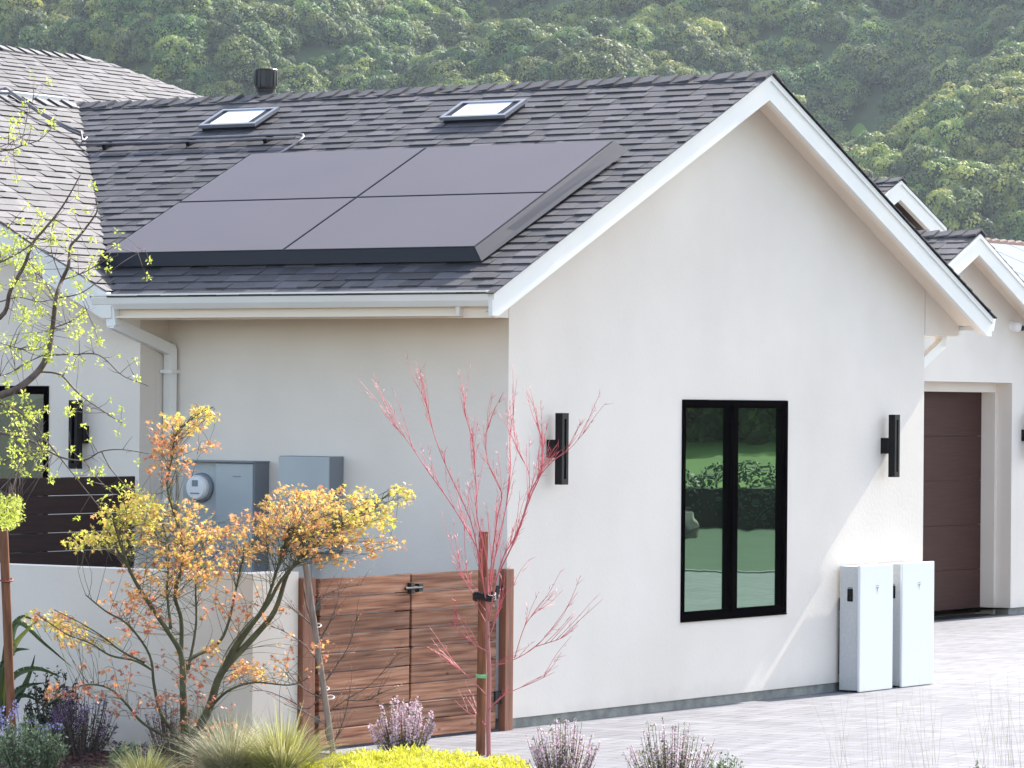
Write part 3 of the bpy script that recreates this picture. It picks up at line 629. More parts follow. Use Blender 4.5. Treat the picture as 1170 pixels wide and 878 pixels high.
# downspouts
def spout(path, parent=roofo, w=0.034, d=0.045):
    mb = MB(); P = [Vector(p) for p in path]
    for a, b in zip(P, P[1:]):
        D = (b-a); L = D.length; D.normalize(); s1 = D.cross(Vector((0.3, 1, 0)) if abs(D.z) > 0.99 else Vector((0, 0, 1))).normalized(); s2 = D.cross(s1)
        mb.obox(a-s1*w-s2*d-D*0.02, s1*2*w, s2*2*d, D*(L+0.04))
    return mb.build('downspout', M['gutter'], parent)
spout([(-0.66, 3.36, 3.27), (-0.66, 3.34, 3.14), (-0.055, 3.245, 2.94), (-0.055, 3.245, 0.06)])
mb = MB(); 
for z in (2.75, 1.7, 0.6): mb.box(-0.11, -0.002, 3.185, 3.305, z, z+0.03)
mb.build('downspout_strap', M['gutter'], roofo)
spout([(7.33, 0.12, 3.20), (7.33, 0.12, 3.11), (XW+0.05, 0.12, 2.88), (XW+0.05, 0.12, 0.06)])

# cross gable (left wing): ridge along X at the same height, slope facing -Y
XG = -0.708
roof = MB()
yv = 3.33
roof.prism([(XG+0.004, yv, crossz(yv)-0.02), (XG+0.004, YW0, 5.2755), (XG+0.004, LY1+0.1, crossz(LY1+0.1)-0.02), (XG+0.004, LY1+0.1, crossz(LY1+0.1)-0.06), (XG+0.004, YW0, 5.2355), (XG+0.004, yv, crossz(yv)-0.06)], (XR-XG, 0, 0))
rc = roof.build('roof', M['deck'], house)
mb = MB(); mb.prism([(XG+0.03, yv+0.02, crossz(yv)-0.065), (XG+0.03, YW0, 5.23), (XG+0.03, LY1, crossz(LY1)-0.065), (XG+0.03, LY1, crossz(LY1)-0.10), (XG+0.03, YW0, 5.195), (XG+0.03, yv+0.02, crossz(yv)-0.10)], (0.34, 0, 0)); mb.build('soffit', M['soffit'], rc)
rake(rc, lambda x, d, z: (XG+d, x, z), yv, YW0, LY1+0.1, crossz(yv)+0.0, SC, 3.183, fh=0.235)
s = MB(); cc = math.sqrt(1+SC*SC); vlen = (YW0-3.0)*cc
shingles(s, (XG-0.015, 3.0, crossz(3.0)-0.008), (1, 0, 0), (0, 1, SC), (0, -SC, 1), XR-XG+0.015, vlen, seed=5, clip=lambda v: ((0, XR-XG+0.015) if 3.0+v/cc > yv-0.06 else (0.02, 0.02)))
shingles(s, (XR, LY1+0.12, crossz(LY1+0.12)-0.008), (-1, 0, 0), (0, -1, SC), (0, SC, 1), XR-XG+0.015, (LY1+0.12-YW0)*cc, seed=6)
s.build('shingles', M['shingle'], rc)
s = MB(); caps(s, (XG-0.02, YW0, 5.283), (XR-0.02, YW0, 5.283), Vector((0, -1, -SC)).normalized(), Vector((0, 1, -SC)).normalized(), seed=9); s.build('ridge_cap', M['shingle'], rc)
mb = MB(); mb.obox((2.42, 7.22, 5.30), (0.95, 0, 0), (0, 0.22, 0.035), (0, -0.01, 0.05)); mb.build('ridge_flashing', M['trim'], rc)
# big hipped roof behind
HY, HZ, HX = 10.0, 6.13, 7.10; SH = 0.47; run = 2.35
roof = MB()
ev = HZ-SH*run
hv = [(0.5, HY, HZ), (HX, HY, HZ), (HX+run, HY-run, ev), (0.5, HY-run, ev), (HX+run, HY+run, ev), (0.5, HY+run, ev)]
mb = MB(); mb.box(1.0, 9.0, 8.1, 11.9, 0.0, ev+0.05); mb.build('wall', M['stucco'], house)
roof.add([(x, y, z-0.02) for x, y, z in hv], [(3, 2, 1, 0), (1, 2, 4), (0, 1, 4, 5), (0, 5, 3), (3, 5, 4, 2)])
rh = roof.build('roof', M['deck'], house)
s = MB(); ch = math.sqrt(1+SH*SH)
shingles(s, (0.5, HY-run, ev-0.01), (1, 0, 0), (0, 1, SH), (0, -SH, 1), 20, run*ch, clip=lambda v: (0.0, HX+run-0.5-v/ch), seed=12, expo=0.125)
s.build('shingles', M['shingle'], rh)
s = MB(); caps(s, (0.5, HY, HZ-0.008), (HX+0.05, HY, HZ-0.008), Vector((0, -1, -SH)).normalized(), Vector((0, 1, -SH)).normalized(), seed=13, halfw=0.14)
hipd = Vector((-1, 1, SH)).normalized()
caps(s, (HX+run, HY-run, ev-0.008), (HX, HY, HZ-0.008), Vector((-1, 0, -0.02)).normalized(), Vector((0, 1, -0.02)).normalized(), seed=14, halfw=0.13, expo=0.2)
s.build('ridge_cap', M['shingle'], rh)
# roof vent (cylindrical cowl behind the ridge)
vx, vy = 3.62, 5.09
def lathe(mb, prof, cx, cy, seg=28, mi=0, tone=0.5):
    o = len(mb.v)
    for r_, z in prof:
        for k in range(seg): a = 2*math.pi*k/seg; mb.v.append((cx+r_*math.cos(a), cy+r_*math.sin(a), z))
    for i in range(len(prof)-1):
        for k in range(seg): k2 = (k+1) % seg; mb.f.append([o+i*seg+k, o+i*seg+k2, o+(i+1)*seg+k2, o+(i+1)*seg+k]); mb.m.append(mi); mb.t.append(tone)
    mb.f.append([o+k for k in range(seg)][::-1]); mb.m.append(mi); mb.t.append(tone)
    mb.f.append([o+(len(prof)-1)*seg+k for k in range(seg)]); mb.m.append(mi); mb.t.append(tone)
mb = MB(); lathe(mb, [(0.075, 5.1), (0.075, 5.34), (0.085, 5.345), (0.088, 5.37), (0.097, 5.385), (0.099, 5.40), (0.104, 5.54), (0.106, 5.548), (0.100, 5.556)], vx, vy)
for k in range(14):
    a = 2*math.pi*k/14; mb.obox((vx+0.100*math.cos(a), vy+0.100*math.sin(a), 5.40), (0.008*math.cos(a), 0.008*math.sin(a), 0), (-0.010*math.sin(a), 0.010*math.cos(a), 0), (0, 0, 0.138))
mb.build('roof_vent', M['vent'], roofo)
# skylights: low raised curb, frame and glass with the sky's reflection put into its colour
def RP(x, y, h=0.0):      # point on the main roof slope plus h along the normal
    n_ = Vector((-SL, 0, 1)).normalized(); return Vector((x, y, ZR-0.01-SL*(XR-x)))+n_*h
def skylight(x0, x1, y0, y1):
    c = MB(); vup = RP(x1, y0)-RP(x0, y0); nn = Vector((-SL, 0, 1)).normalized(); L = vup.length; vu = vup.normalized(); Yv = Vector((0, 1, 0)); W = y1-y0
    c.obox(RP(x0, y0)-nn*0.02+vu*0.02+Yv*0.02, vu*(L-0.04), Yv*(W-0.04), nn*0.056); k = c.build('skylight', M['solarframe'], roofo)
    f = MB(); t = 0.036; o0 = RP(x0, y0, 0.038)
    f.obox(o0, vu*t, Yv*W, nn*0.03); f.obox(o0+vu*(L-t), vu*t, Yv*W, nn*0.03); f.obox(o0+vu*t, vu*(L-2*t), Yv*t, nn*0.03); f.obox(o0+vu*t+Yv*(W-t), vu*(L-2*t), Yv*t, nn*0.03)
    f.build('frame', M['alu'], k)
    f = MB(); f.obox(o0+vu*t+Yv*t+nn*0.004, vu*(L-2*t), Yv*0.085, nn*0.016); f.build('gasket', M['black'], k); f = MB(); f.obox(o0+vu*t+Yv*(W-t-0.05)+nn*0.004, vu*(L-2*t), Yv*0.05, nn*0.016); f.build('gasket', M['black'], k)
    f = MB(); f.obox(o0+vu*t+Yv*(t+0.085)+nn*0.006, vu*(L-2*t), Yv*(W-2*t-0.135), nn*0.014); f.build('pane', M['skyglass'], k)
skylight(2.56, 2.90, 1.75, 2.42); skylight(2.60, 2.96, 4.42, 5.05)

# ---- garage wing, set back to the right
GY = 4.6; GXR = 16.25
gz = lambda x: 4.60-0.47*abs(x-GXR)
mb = MB(); wall_slab(mb, [(9.5, gz(9.5)-0.12), (GXR, gz(GXR)-0.12), (23, gz(23)-0.12)], 10.5, 22.5, 0.125, [(12.9, 17.82, 0.125, 2.83)], lambda s, z, d: (s, GY+d, z), 0.45)
mb.build('wall', M['stucco'], house)
mb = MB(); mb.box(10.5, 12.9, GY+0.03, GY+0.4, -0.1, 0.125); mb.box(17.83, 22.5, GY+0.03, GY+0.4, -0.1, 0.125); mb.build('foundation', M['concrete'], house)
mb = MB(); mb.box(10.5, 10.7, GY+0.45, 12, -0.1, 3.3); mb.box(22.3, 22.5, GY+0.45, 12, -0.1, 3.3); mb.build('wall', M['stucco'], house)
mb = MB(); # inner surround of the door
mb.box(12.9, 17.819, GY+0.2, GY+0.44, 2.715, 2.829); mb.box(17.77, 17.819, GY+0.2, GY+0.44, 0.02, 2.715); mb.build('door_surround', M['stucco'], house)
D0 = MB()
for k in range(5):
    z0 = 0.06+k*0.532; D0.bbox(12.91, 17.768, GY+0.38, GY+0.43, z0+0.0015, z0+0.5305, b=0.003)
D0.build('garage_door', M['door'], house)
gr = MB(); gr.prism([(12.0, GY-0.33, gz(12.0)-0.04), (GXR, GY-0.33, gz(GXR)-0.04), (22.9, GY-0.33, gz(22.9)-0.04), (22.9, GY-0.33, gz(22.9)-0.09), (GXR, GY-0.33, gz(GXR)-0.09), (12.0, GY-0.33, gz(12.0)-0.09)], (0, 8.0, 0))
go = gr.build('roof', M['deck'], house)
mb = MB(); mb.prism([(12.05, GY-0.30, gz(12.05)-0.095), (GXR, GY-0.30, gz(GXR)-0.095), (22.8, GY-0.30, gz(22.8)-0.095), (22.8, GY-0.30, gz(22.8)-0.125), (GXR, GY-0.30, gz(GXR)-0.125), (12.05, GY-0.30, gz(12.05)-0.125)], (0, 0.297, 0)); mb.build('soffit', M['soffit'], go)
rake(go, lambda x, d, z: (x, GY-0.345+d, z), 12.0, GXR, 22.9, gz(12.0)-0.03+0.0, 0.47, 0, fh=0.25)
s = MB(); cg = math.sqrt(1+0.47**2)
shingles(s, (11.98, GY-0.36, gz(11.98)-0.035), (0, 1, 0), (1, 0, 0.47), (-0.47, 0, 1), 7.9, (GXR-11.98)*cg, seed=21, expo=0.17)
shingles(s, (22.95, GY+7.6, gz(22.95)-0.035), (0, -1, 0), (-1, 0, 0.47), (0.47, 0, 1), 7.95, (22.95-GXR)*cg, seed=22, expo=0.17)
s.build('shingles', M['shingle'], go)
s = MB(); caps(s, (GXR, GY-0.37, 4.58), (GXR, GY+7.6, 4.58), Vector((-1, 0, -0.47)).normalized(), Vector((1, 0, -0.47)).normalized(), seed=23); s.build('ridge_cap', M['shingle'], go)
# smaller upper gable behind it
UY = 8.0; UX = 21.25; UZ = 5.56; UE = 22.55
uz = lambda x: UZ-0.44*abs(x-UX)
gr = MB(); gr.prism([(2*UX-UE, UY-0.02, uz(UE)-0.03), (UX, UY-0.02, UZ-0.03), (UE, UY-0.02, uz(UE)-0.03), (UE, UY-0.02, uz(UE)-0.09), (UX, UY-0.02, UZ-0.09), (2*UX-UE, UY-0.02, uz(UE)-0.09)], (0, 6.0, 0))
uo = gr.build('roof', M['deck'], house)
rake(uo, lambda x, d, z: (x, UY-0.04+d, z), 2*UX-UE, UX, UE, uz(UE)-0.02, 0.44, 0, fh=0.26)
mb = MB(); mb.box(2*UX-UE+0.25, UE-0.25, UY+0.35, UY+0.5, 3.2, uz(UE-0.25)-0.1); mb.prism([(2*UX-UE+0.25, UY+0.35, uz(UE-0.25)-0.1), (UE-0.25, UY+0.35, uz(UE-0.25)-0.1), (UX, UY+0.35, UZ-0.15)], (0, 0.15, 0)); mb.build('wall', M['stucco'], house)
s = MB(); cu_ = math.sqrt(1+0.44**2)
shingles(s, (2*UX-UE-0.02, UY-0.06, uz(UE+0.02)-0.03), (0, 1, 0), (1, 0, 0.44), (-0.44, 0, 1), 6, (UE+0.02-UX)*cu_, seed=31, expo=0.17)
shingles(s, (UE+0.02, UY+6, uz(UE+0.02)-0.03), (0, -1, 0), (-1, 0, 0.44), (0.44, 0, 1), 6.06, (UE+0.02-UX)*cu_, seed=32, expo=0.17)
s.build('shingles', M['shingle'], uo)
s = MB(); caps(s, (UX, UY-0.07, UZ-0.02), (UX, UY+6, UZ-0.02), Vector((-1, 0, -0.44)).normalized(), Vector((1, 0, -0.44)).normalized(), seed=33); s.build('ridge_cap', M['shingle'], uo)

# neighbour's roof beyond, far right
nh = empty('neighbour_house', (66, 34, 0), 'neighbouring house with pale panels on its reddish tiled roof beyond the garage', 'house')
mb = MB(); mb.box(60, 95, 31.5, 44, -0.3, 5.6); mb.build('wall', M['stucco'], nh)
mb = MB(); mb.prism([(58, 29.5, 5.2), (58, 34.3, 7.16), (58, 44, 5.2), (58, 44, 5.1), (58, 29.5, 5.1)], (40, 0, 0)); rn = mb.build('roof', M['tile'], nh)
mb = MB()
for k in range(60): mb.tube([(58+k*0.5, 34.3, 7.17), (58.52+k*0.5, 34.3, 7.22)], [0.13, 0.15], 8)
mb.build('ridge_tile', M['tile'], rn)
for k in range(9):
    mb = MB(); mb.obox((62+k*2.1, 30.6, 5.72), (2.04, 0, 0), (0, 3.4, 3.4*0.408), (0, -0.03, 0.08)); mb.build('solar_panel', M['whitepanel'], rn)
mb = MB(); mb.tube([(68.3, 34.0, 7.1), (68.3, 34.0, 7.3), (68.5, 34.0, 7.42), (68.75, 34.0, 7.40), (68.9, 34.0, 7.28), (68.95, 34.0, 7.15)], 0.05, 8); mb.build('pipe_loop', M['camwhite'], rn)

# ------------------------------------------------------------------ solar array
sa = empty('solar_array', RP(0.8, 2.0), 'dark mauve four panel solar array lying on the grey shingle slope', 'solar panels')
nn = Vector((-SL, 0, 1)).normalized(); vu = Vector((1, 0, SL)).normalized(); Yv = Vector((0, 1, 0))
AX0, AY0, AY1 = -0.19, 0.155, 3.805; AL = (1.78+0.19)*cs; hh_ = 0.128
for i in range(2):
    for j in range(2):
        L_ = AL/2; W_2 = (AY1-AY0)/2; o0 = RP(AX0, AY0, hh_-0.035)+vu*(i*L_)+Yv*(j*W_2); gp = 0.007
        p_ = MB(); p_.obox(o0+vu*gp+Yv*gp, vu*(L_-2*gp), Yv*(W_2-2*gp), nn*0.0335); po = p_.build('solar_panel', M['solarframe'], sa)
        q_ = MB(); q_.obox(o0+vu*(gp+0.008)+Yv*(gp+0.008)+nn*0.0335, vu*(L_-2*gp-0.016), Yv*(W_2-2*gp-0.016), nn*0.0025); q_.build('glass', M['solar'], po)
b_ = MB(); o0 = RP(AX0, AY0, hh_-0.06); b_.obox(o0+vu*0.03+Yv*0.03, vu*(AL-0.06), Yv*(AY1-AY0-0.06), nn*0.022); b_.build('rail_tray', M['solarframe'], sa)
sk = MB(); a0 = RP(AX0, AY0, hh_); a1 = RP(AX0, AY1, hh_)      # front skirt along the lower edge
e0 = a0-vu*0.045-nn*0.100-Yv*0.05; e1 = a1-vu*0.045-nn*0.100+Yv*0.09
sk.add([a0-nn*0.004, a1-nn*0.004, e1, e0, a0-nn*0.02, a1-nn*0.02, e1+nn*0.01+vu*0.012, e0+nn*0.01+vu*0.012], [(0, 1, 2, 3), (7, 6, 5, 4), (3, 2, 6, 7), (0, 4, 5, 1), (0, 3, 7, 4), (1, 5, 6, 2)])
sk.build('skirt', M['solarframe'], sa)
sk = MB(); b0 = RP(AX0, AY0, hh_)+vu*AL; f0 = b0-Yv*0.115-nn*0.09
sk.add([a0-nn*0.003, b0-nn*0.003, f0, e0-Yv*0.012, a0-nn*0.02, b0-nn*0.02, f0+nn*0.01+Yv*0.02, e0+nn*0.01+Yv*0.01], [(3, 2, 1, 0), (4, 5, 6, 7), (2, 3, 7, 6), (0, 1, 5, 4), (1, 2, 6, 5), (0, 4, 7, 3)])
sk.build('skirt', M['solartrim'], sa)
sk = MB(); c0 = RP(AX0, AY1, hh_); d0 = c0+vu*AL; sk.add([c0, d0, d0+Yv*0.09-nn*0.1, e1, c0-nn*0.02, d0-nn*0.02, d0+Yv*0.07-nn*0.1, e1-Yv*0.02], [(0, 1, 2, 3), (7, 6, 5, 4), (0, 3, 7, 4), (1, 5, 6, 2)]); sk.build('skirt', M['solarframe'], sa)

# conduit on the roof
def XP(x, y, h): return Vector((x, y, crossz(y)))+Vector((0, -SC, 1)).normalized()*h
ct = MB()
for dy, hh2 in ((0.0, 0.060), (-0.075, 0.045)):
    pts = [XP(1.4, 7.45, hh2), XP(2.25, 7.20, hh2+0.03), XP(2.33, 7.12+dy, hh2+0.02), XP(2.33, 6.74+dy, hh2), XP(2.37, 6.45+dy, hh2), XP(2.42, 6.30+dy, hh2+0.01)]
    xq = 2.335+dy*0.6
    pts += [RP(xq, 6.15, hh2+0.01), RP(xq, 5.2, hh2), RP(xq, 4.4, hh2), RP(xq, 3.75, hh2)]
    if dy == 0: pts += [RP(xq-0.02, 3.68, hh2), RP(xq-0.08, 3.63, hh2), RP(xq-0.16, 3.63, hh2-0.01), RP(xq-0.30, 3.66, hh2-0.02), RP(xq-0.62, 3.7, hh2-0.02)]
    ct.tube(pts, 0.0125, 8)
con = ct.build('conduit', M['conduit'], smooth=True); tag(con, 'pair of thin metal conduit pipes running across both roof slopes above the solar array', 'conduit')
for yy in (5.85, 4.9, 4.05):
    k = MB(); k.obox(RP(2.27, yy, 0.0), vu*0.11, Yv*0.035, nn*0.05); k.build('pipe_support', M['black'], con)

# ------------------------------------------------------------------ wall lamps
def lamp(loc, rz, label):
    o = empty('wall_lamp', loc, label, 'wall lamp', 'black bar lamps on the white walls')
    return o
L1 = lamp((0.59, 0, 2.184), 0, 'black slotted bar wall lamp left of the gable window')
def lampparts(o):
    x, y, z = o.location
    b = MB(); b.bbox(x-0.055, x+0.055, y-0.075, y-0.001, z-0.07, z+0.07, b=0.003); b.build('wall_box', M['black'], o)
    b = MB(); h = 0.277; w = 0.046; d0, d1 = y-0.14, y-0.075; s_ = 0.014
    b.box(x-w, x-s_, d0, d1, z-h, z+h); b.box(x+s_, x+w, d0, d1, z-h, z+h); b.box(x-s_, x+s_, d0, d1, z+h-0.045, z+h); b.box(x-s_, x+s_, d0, d1, z-h, z-h+0.045)
    b.build('lamp_bar', M['black'], o)
    b = MB(); b.box(x-s_+0.001, x+s_-0.001, d0+0.035, d1-0.004, z-h+0.046, z+h-0.046); b.build('diffuser', M['dark'], o)
lampparts(L1)
def lampcopy(loc, rz, label):
    c = clone(L1); c.location = loc; c.rotation_euler = (0, 0, rz); c['label'] = label; return c
lampcopy((6.02, 0, 2.184), 0, 'black slotted bar wall lamp right of the gable window above the batteries')
lampcopy((-0.358, 3.885, 2.252), R(-90), 'black bar wall lamp beside the curtained window on the left wing')
lampcopy((18.13, GY, 2.20), 0, 'black wall lamp at the right photo edge beside the garage door')

# ------------------------------------------------------------------ home batteries
def battery(x0, label):
    o = empty('home_battery', (x0+0.3, -0.12, GZ), label, 'battery', 'white wall batteries beside the garage corner')
    b = MB(); b.bbox(x0+0.012, x0+0.597, -0.215, -0.035, 0.062, 1.140, b=0.004); b.build('case', M['batside'], o)
    b = MB(); b.bbox(x0, x0+0.609, -0.242, -0.2152, 0.050, 1.150, b=0.008); c = b.build('front_cover', M['battery'], o)
    b = MB(); ex = x0+0.315; ez = 0.955; y = -0.2425
    # small grey emblem: a shallow arc over a flared stem
    n = 8; arc = [(ex+0.030*math.cos(a), ez+0.0+0.010*math.sin(a)) for a in [math.pi*(0.12+0.76*k/n) for k in range(n+1)]]
    for (xa, za), (xb, zb) in zip(arc, arc[1:]): b.add([(xa, y-0.001, za), (xb, y-0.001, zb), (xb, y-0.001, zb+0.006), (xa, y-0.001, za+0.006)], [(0, 3, 2, 1)])
    b.add([(ex-0.026, y-0.001, ez-0.002), (ex+0.026, y-0.001, ez-0.002), (ex+0.020, y-0.001, ez-0.012), (ex+0.007, y-0.001, ez-0.014), (ex, y-0.001, ez-0.058), (ex-0.007, y-0.001, ez-0.014), (ex-0.020, y-0.001, ez-0.012)], [(0, 1, 2, 3, 4, 5, 6)])
    b.build('emblem', M['emblem'], c)
    b = MB(); b.box(x0+0.008, x0+0.0125, -0.165, -0.112, 0.835, 0.945); b.build('switch_plate', M['black'], o)
    b = MB(); b.box(x0+0.009, x0+0.0122, -0.160, -0.117, 0.945, 0.960); b.build('status_light', M['emblem'], o)
    b = MB(); b.box(x0+0.06, x0+0.55, -0.034, -0.001, 0.75, 0.86); b.box(x0+0.06, x0+0.55, -0.034, -0.001, 0.2, 0.6); b.box(x0+0.06, x0+0.55, -0.20, -0.02, GZ+0.002, 0.061); b.build('bracket', M['rubber'], o)
battery(5.165, 'tall white home battery nearer the window, left of the pair')
battery(5.945, 'tall white home battery at the wall corner next to the garage door')

# ------------------------------------------------------------------ meter cabinets
mc = empty('meter_cabinet', (0, 2.65, 1.6), 'grey blue electric meter cabinet with round meter beside the downspout', 'electric cabinet')
b = MB(); b.bbox(-0.165, -0.001, 2.665, 3.015, 0.95, 2.045, b=0.004); b.build('meter_bay', M['greybox'], mc)
b = MB(); b.bbox(-0.195, -0.001, 2.275, 2.658, 0.95, 2.045, b=0.004); mcb = b.build('breaker_bay', M['greydark'], mc)
b = MB(); b.bbox(-0.207, -0.1955, 2.285, 2.652, 0.96, 2.035, b=0.003); b.build('door', M['greybox'], mcb)
b = MB(); b.box(-0.21, -0.20, 2.40, 2.48, 1.93, 1.938); b.build('stamped_slot', M['greydark'], mcb)
b = MB(); b.box(-0.225, -0.001, 2.27, 3.02, 2.046, 2.058); b.build('rain_cap', M['greydark'], mc)
def disc_x(mb, cx, cy, cz, prof, seg=28):       # lathe about the -X axis
    o = len(mb.v)
    for r_, d in prof:
        for k in range(seg): a = 2*math.pi*k/seg; mb.v.append((cx-d, cy+r_*math.cos(a), cz+r_*math.sin(a)))
    for i in range(len(prof)-1):
        for k in range(seg): k2 = (k+1) % seg; mb.f.append([o+i*seg+k, o+i*seg+k2, o+(i+1)*seg+k2, o+(i+1)*seg+k]); mb.m.append(0); mb.t.append(0.5)
    mb.f.append([o+(len(prof)-1)*seg+k for k in range(seg)]); mb.m.append(0); mb.t.append(0.5)
b = MB(); disc_x(b, -0.165, 2.82, 1.84, [(0.118, 0), (0.118, 0.025), (0.108, 0.04)]); mt = b.build('meter_ring', M['greydark'], mc)
b = MB(); disc_x(b, -0.165, 2.82, 1.84, [(0.10, 0.0405), (0.10, 0.075), (0.088, 0.095)]); b.build('meter_glass', M['camwhite'], mt)
b = MB(); b.box(-0.2625, -0.2595, 2.79, 2.85, 1.85, 1.90); b.box(-0.2625, -0.2595, 2.775, 2.865, 1.79, 1.80); b.build('meter_dial', M['greydark'], mt)
dc = empty('disconnect_box', (0, 1.8, 1.7), 'plain grey blue electric box mounted alone right of the meter cabinet', 'electric box')
b = MB(); b.bbox(-0.185, -0.001, 1.545, 2.035, 1.35, 2.105, b=0.004); b.build('case', M['greydark'], dc)
b = MB(); b.bbox(-0.20, -0.186, 1.545, 2.035, 1.36, 2.10, b=0.003); b.build('door', M['greybox'], dc)
b = MB(); b.tube([(-0.10, 1.80, 1.36), (-0.10, 1.80, 0.1)], 0.025, 10); b.build('conduit', M['greybox'], dc)

# security camera
scm = empty('security_camera', (17.78, GY-0.01, 3.51), 'small white dome security camera under the garage gable', 'security camera')
def ball(mb, c, rx, ry, rz, seg=20, rings=12, mi=0):
    o = len(mb.v)
    for i in range(rings+1):
        a = math.pi*i/rings
        for k in range(seg): b_ = 2*math.pi*k/seg; mb.v.append((c[0]+rx*math.sin(a)*math.cos(b_), c[1]+ry*math.sin(a)*math.sin(b_), c[2]+rz*math.cos(a)))
    for i in range(rings):
        for k in range(seg): k2 = (k+1) % seg; mb.f.append([o+i*seg+k, o+(i+1)*seg+k, o+(i+1)*seg+k2, o+i*seg+k2]); mb.m.append(mi); mb.t.append(0.5)
b = MB(); b.tube([(17.78, GY-0.001, 3.51), (17.78, GY-0.06, 3.51)], 0.07, 20); b.build('mount', M['camwhite'], scm, smooth=False)
b = MB(); ball(b, (17.78, GY-0.08, 3.505), 0.066, 0.066, 0.066); b.build('dome', M['camwhite'], scm, smooth=True)
b = MB(); b.tube([(17.80, GY-0.13, 3.49), (17.812, GY-0.158, 3.485)], [0.035, 0.030], 16); b.build('lens', M['rubber'], scm)

# ------------------------------------------------------------------ low wall, gate, fences
lw = MB(); lw.prism([(-3.18, 0.0, -0.15), (-2.655, 0.0, -0.15), (-2.655, 0.2, -0.15), (-3.0, 0.2, -0.15), (-3.0, 6.6, -0.15), (-3.18, 6.6, -0.15)], (0, 0, 1.48))
o = lw.build('garden_wall', M['stucco']); tag(o, 'low white rendered garden wall behind the orange maple ending beside the gate', 'wall')
gt = empty('wooden_gate', (-1.1, 0, GZ), 'brown horizontal plank gate between the low white wall and the house corner', 'gate')
def planks(x0, x1, seed):
    p = MB(); r = random.Random(seed); n = 9; z = 0.062; H = (1.275-0.062)/n
    for k in range(n): p.bbox(x0+0.002, x1-0.002, -0.022+r.uniform(-0.003, 0.003), 0.018, z+k*H+0.003, z+(k+1)*H-0.003, b=0.005, tone=r.random())
    return p.build('planks', M['plank'], gt)
planks(-2.43, -1.312, 1); planks(-1.29, -0.165, 2)
b = MB(); b.box(-2.43, -2.36, 0.02, 0.06, 0.07, 1.27); b.box(-1.39, -1.315, 0.02, 0.06, 0.07, 1.27); b.box(-1.285, -1.21, 0.02, 0.06, 0.07, 1.27); b.box(-0.24, -0.17, 0.02, 0.06, 0.07, 1.27); b.build('frame', M['darkwood'], gt)
b = MB(); b.bbox(-2.65, -2.50, -0.04, 0.10, 0.0, 1.285, b=0.006); b.build('post', M['post'], gt)
b = MB(); b.bbox(-0.115, 0.035-0.04, -0.07, -0.004, 0.0, 1.275, b=0.005); b.build('post', M['post'], gt)
b = MB(); b.box(-1.33, -1.23, -0.045, -0.023, 1.155, 1.185); b.box(-1.35, -1.345+0.03, -0.06, -0.023, 1.13, 1.21); b.tube([(-1.42, -0.055, 1.17), (-1.21, -0.055, 1.17)], 0.011, 8); b.box(-1.25, -1.20, -0.06, -0.023, 1.14, 1.20); b.build('latch', M['rubber'], gt)
for z in (0.25, 1.05):
    b = MB(); b.box(-0.20, -0.118, -0.04, -0.024, z, z+0.10); b.build('hinge', M['rubber'], gt)
    b = MB(); b.box(-2.505, -2.44, -0.04, -0.024, z, z+0.05); b.build('hinge', M['rubber'], gt)
ft = empty('side_fence', (-2.2, 3.24, 0), 'very dark brown plank fence under the left wing window behind the low wall', 'fence')
p = MB(); r = random.Random(4)
for k in range(13):
    p.bbox(-3.0, -0.505, 3.23, 3.255, 0.06+k*0.144, 0.06+k*0.144+0.139, b=0.004, tone=r.random())
p.build('planks', M['darkwood'], ft)
for x in (-3.0, -1.75, -0.6):
    p = MB(); p.box(x, x+0.09, 3.256, 3.34, 0, 1.90); p.build('post', M['darkwood'], ft)

# ------------------------------------------------------------------ vegetation helpers
def catmull(P, sub=5):
    P = [Vector(p) for p in P]; out = []
    for i in range(len(P)-1):
        p0 = P[max(i-1, 0)]; p1 = P[i]; p2 = P[i+1]; p3 = P[min(i+2, len(P)-1)]
        for k in range(sub):
            t = k/sub; out.append(0.5*((2*p1)+(p2-p0)*t+(2*p0-5*p1+4*p2-p3)*t*t+(3*p1-p0-3*p2+p3)*t**3))
    out.append(P[-1]); return out
def traced(pts, D0, D1=None, wob=0.05, r=random):
    """pts: list of traced px; the depth wanders from D0 to D1 so that the branch is truly three-dimensional"""
    D1 = D0 if D1 is None else D1; n = len(pts); out = []
    for i, (u, v) in enumerate(pts):
        out.append(at(u, v, D0+(D1-D0)*i/max(1, n-1)+(r.uniform(-wob, wob) if 0 < i else 0)))
    return catmull(out)
def branch(mb, path, r0, r1, seg=6, tone=0.5, mi=0):
    n = len(path); mb.tube(path, [r0+(r1-r0)*(i/(n-1))**0.8 for i in range(n)], seg, mi, tone)
def rvec(r): 
    v = Vector((r.gauss(0, 1), r.gauss(0, 1), r.gauss(0, 1))); return v.normalized()
def leaf_star(mb, p, n, up, size, tone, lobes=5, mi=0):
    n = n.normalized(); a = up-n*up.dot(n)
    a = a.normalized() if a.length > 1e-4 else n.orthogonal().normalized(); b = n.cross(a); pts = [p-a*size*0.15]
    for k in range(lobes):
        th = math.pi*(-0.72+1.44*k/(lobes-1)); L = size*(1.0-0.32*abs(th)/2.2)
        pts.append(p+(a*math.cos(th)+b*math.sin(th))*L-n*size*0.22*(k % 2))
        if k < lobes-1:
            t2 = th+math.pi*0.72/(lobes-1); pts.append(p+(a*math.cos(t2)+b*math.sin(t2))*L*0.42)
    mb.add(pts, [tuple(range(len(pts)))], mi, tone)
def leaf_oval(mb, p, d, n, L, W, tone, mi=0):
    s = d.cross(n)
    s = s.normalized() if s.length > 1e-5 else d.orthogonal().normalized()
    mb.add([p, p+d*L*0.4+s*W*0.5, p+d*L, p+d*L*0.4-s*W*0.5], [(0, 1, 2, 3)], mi, tone)

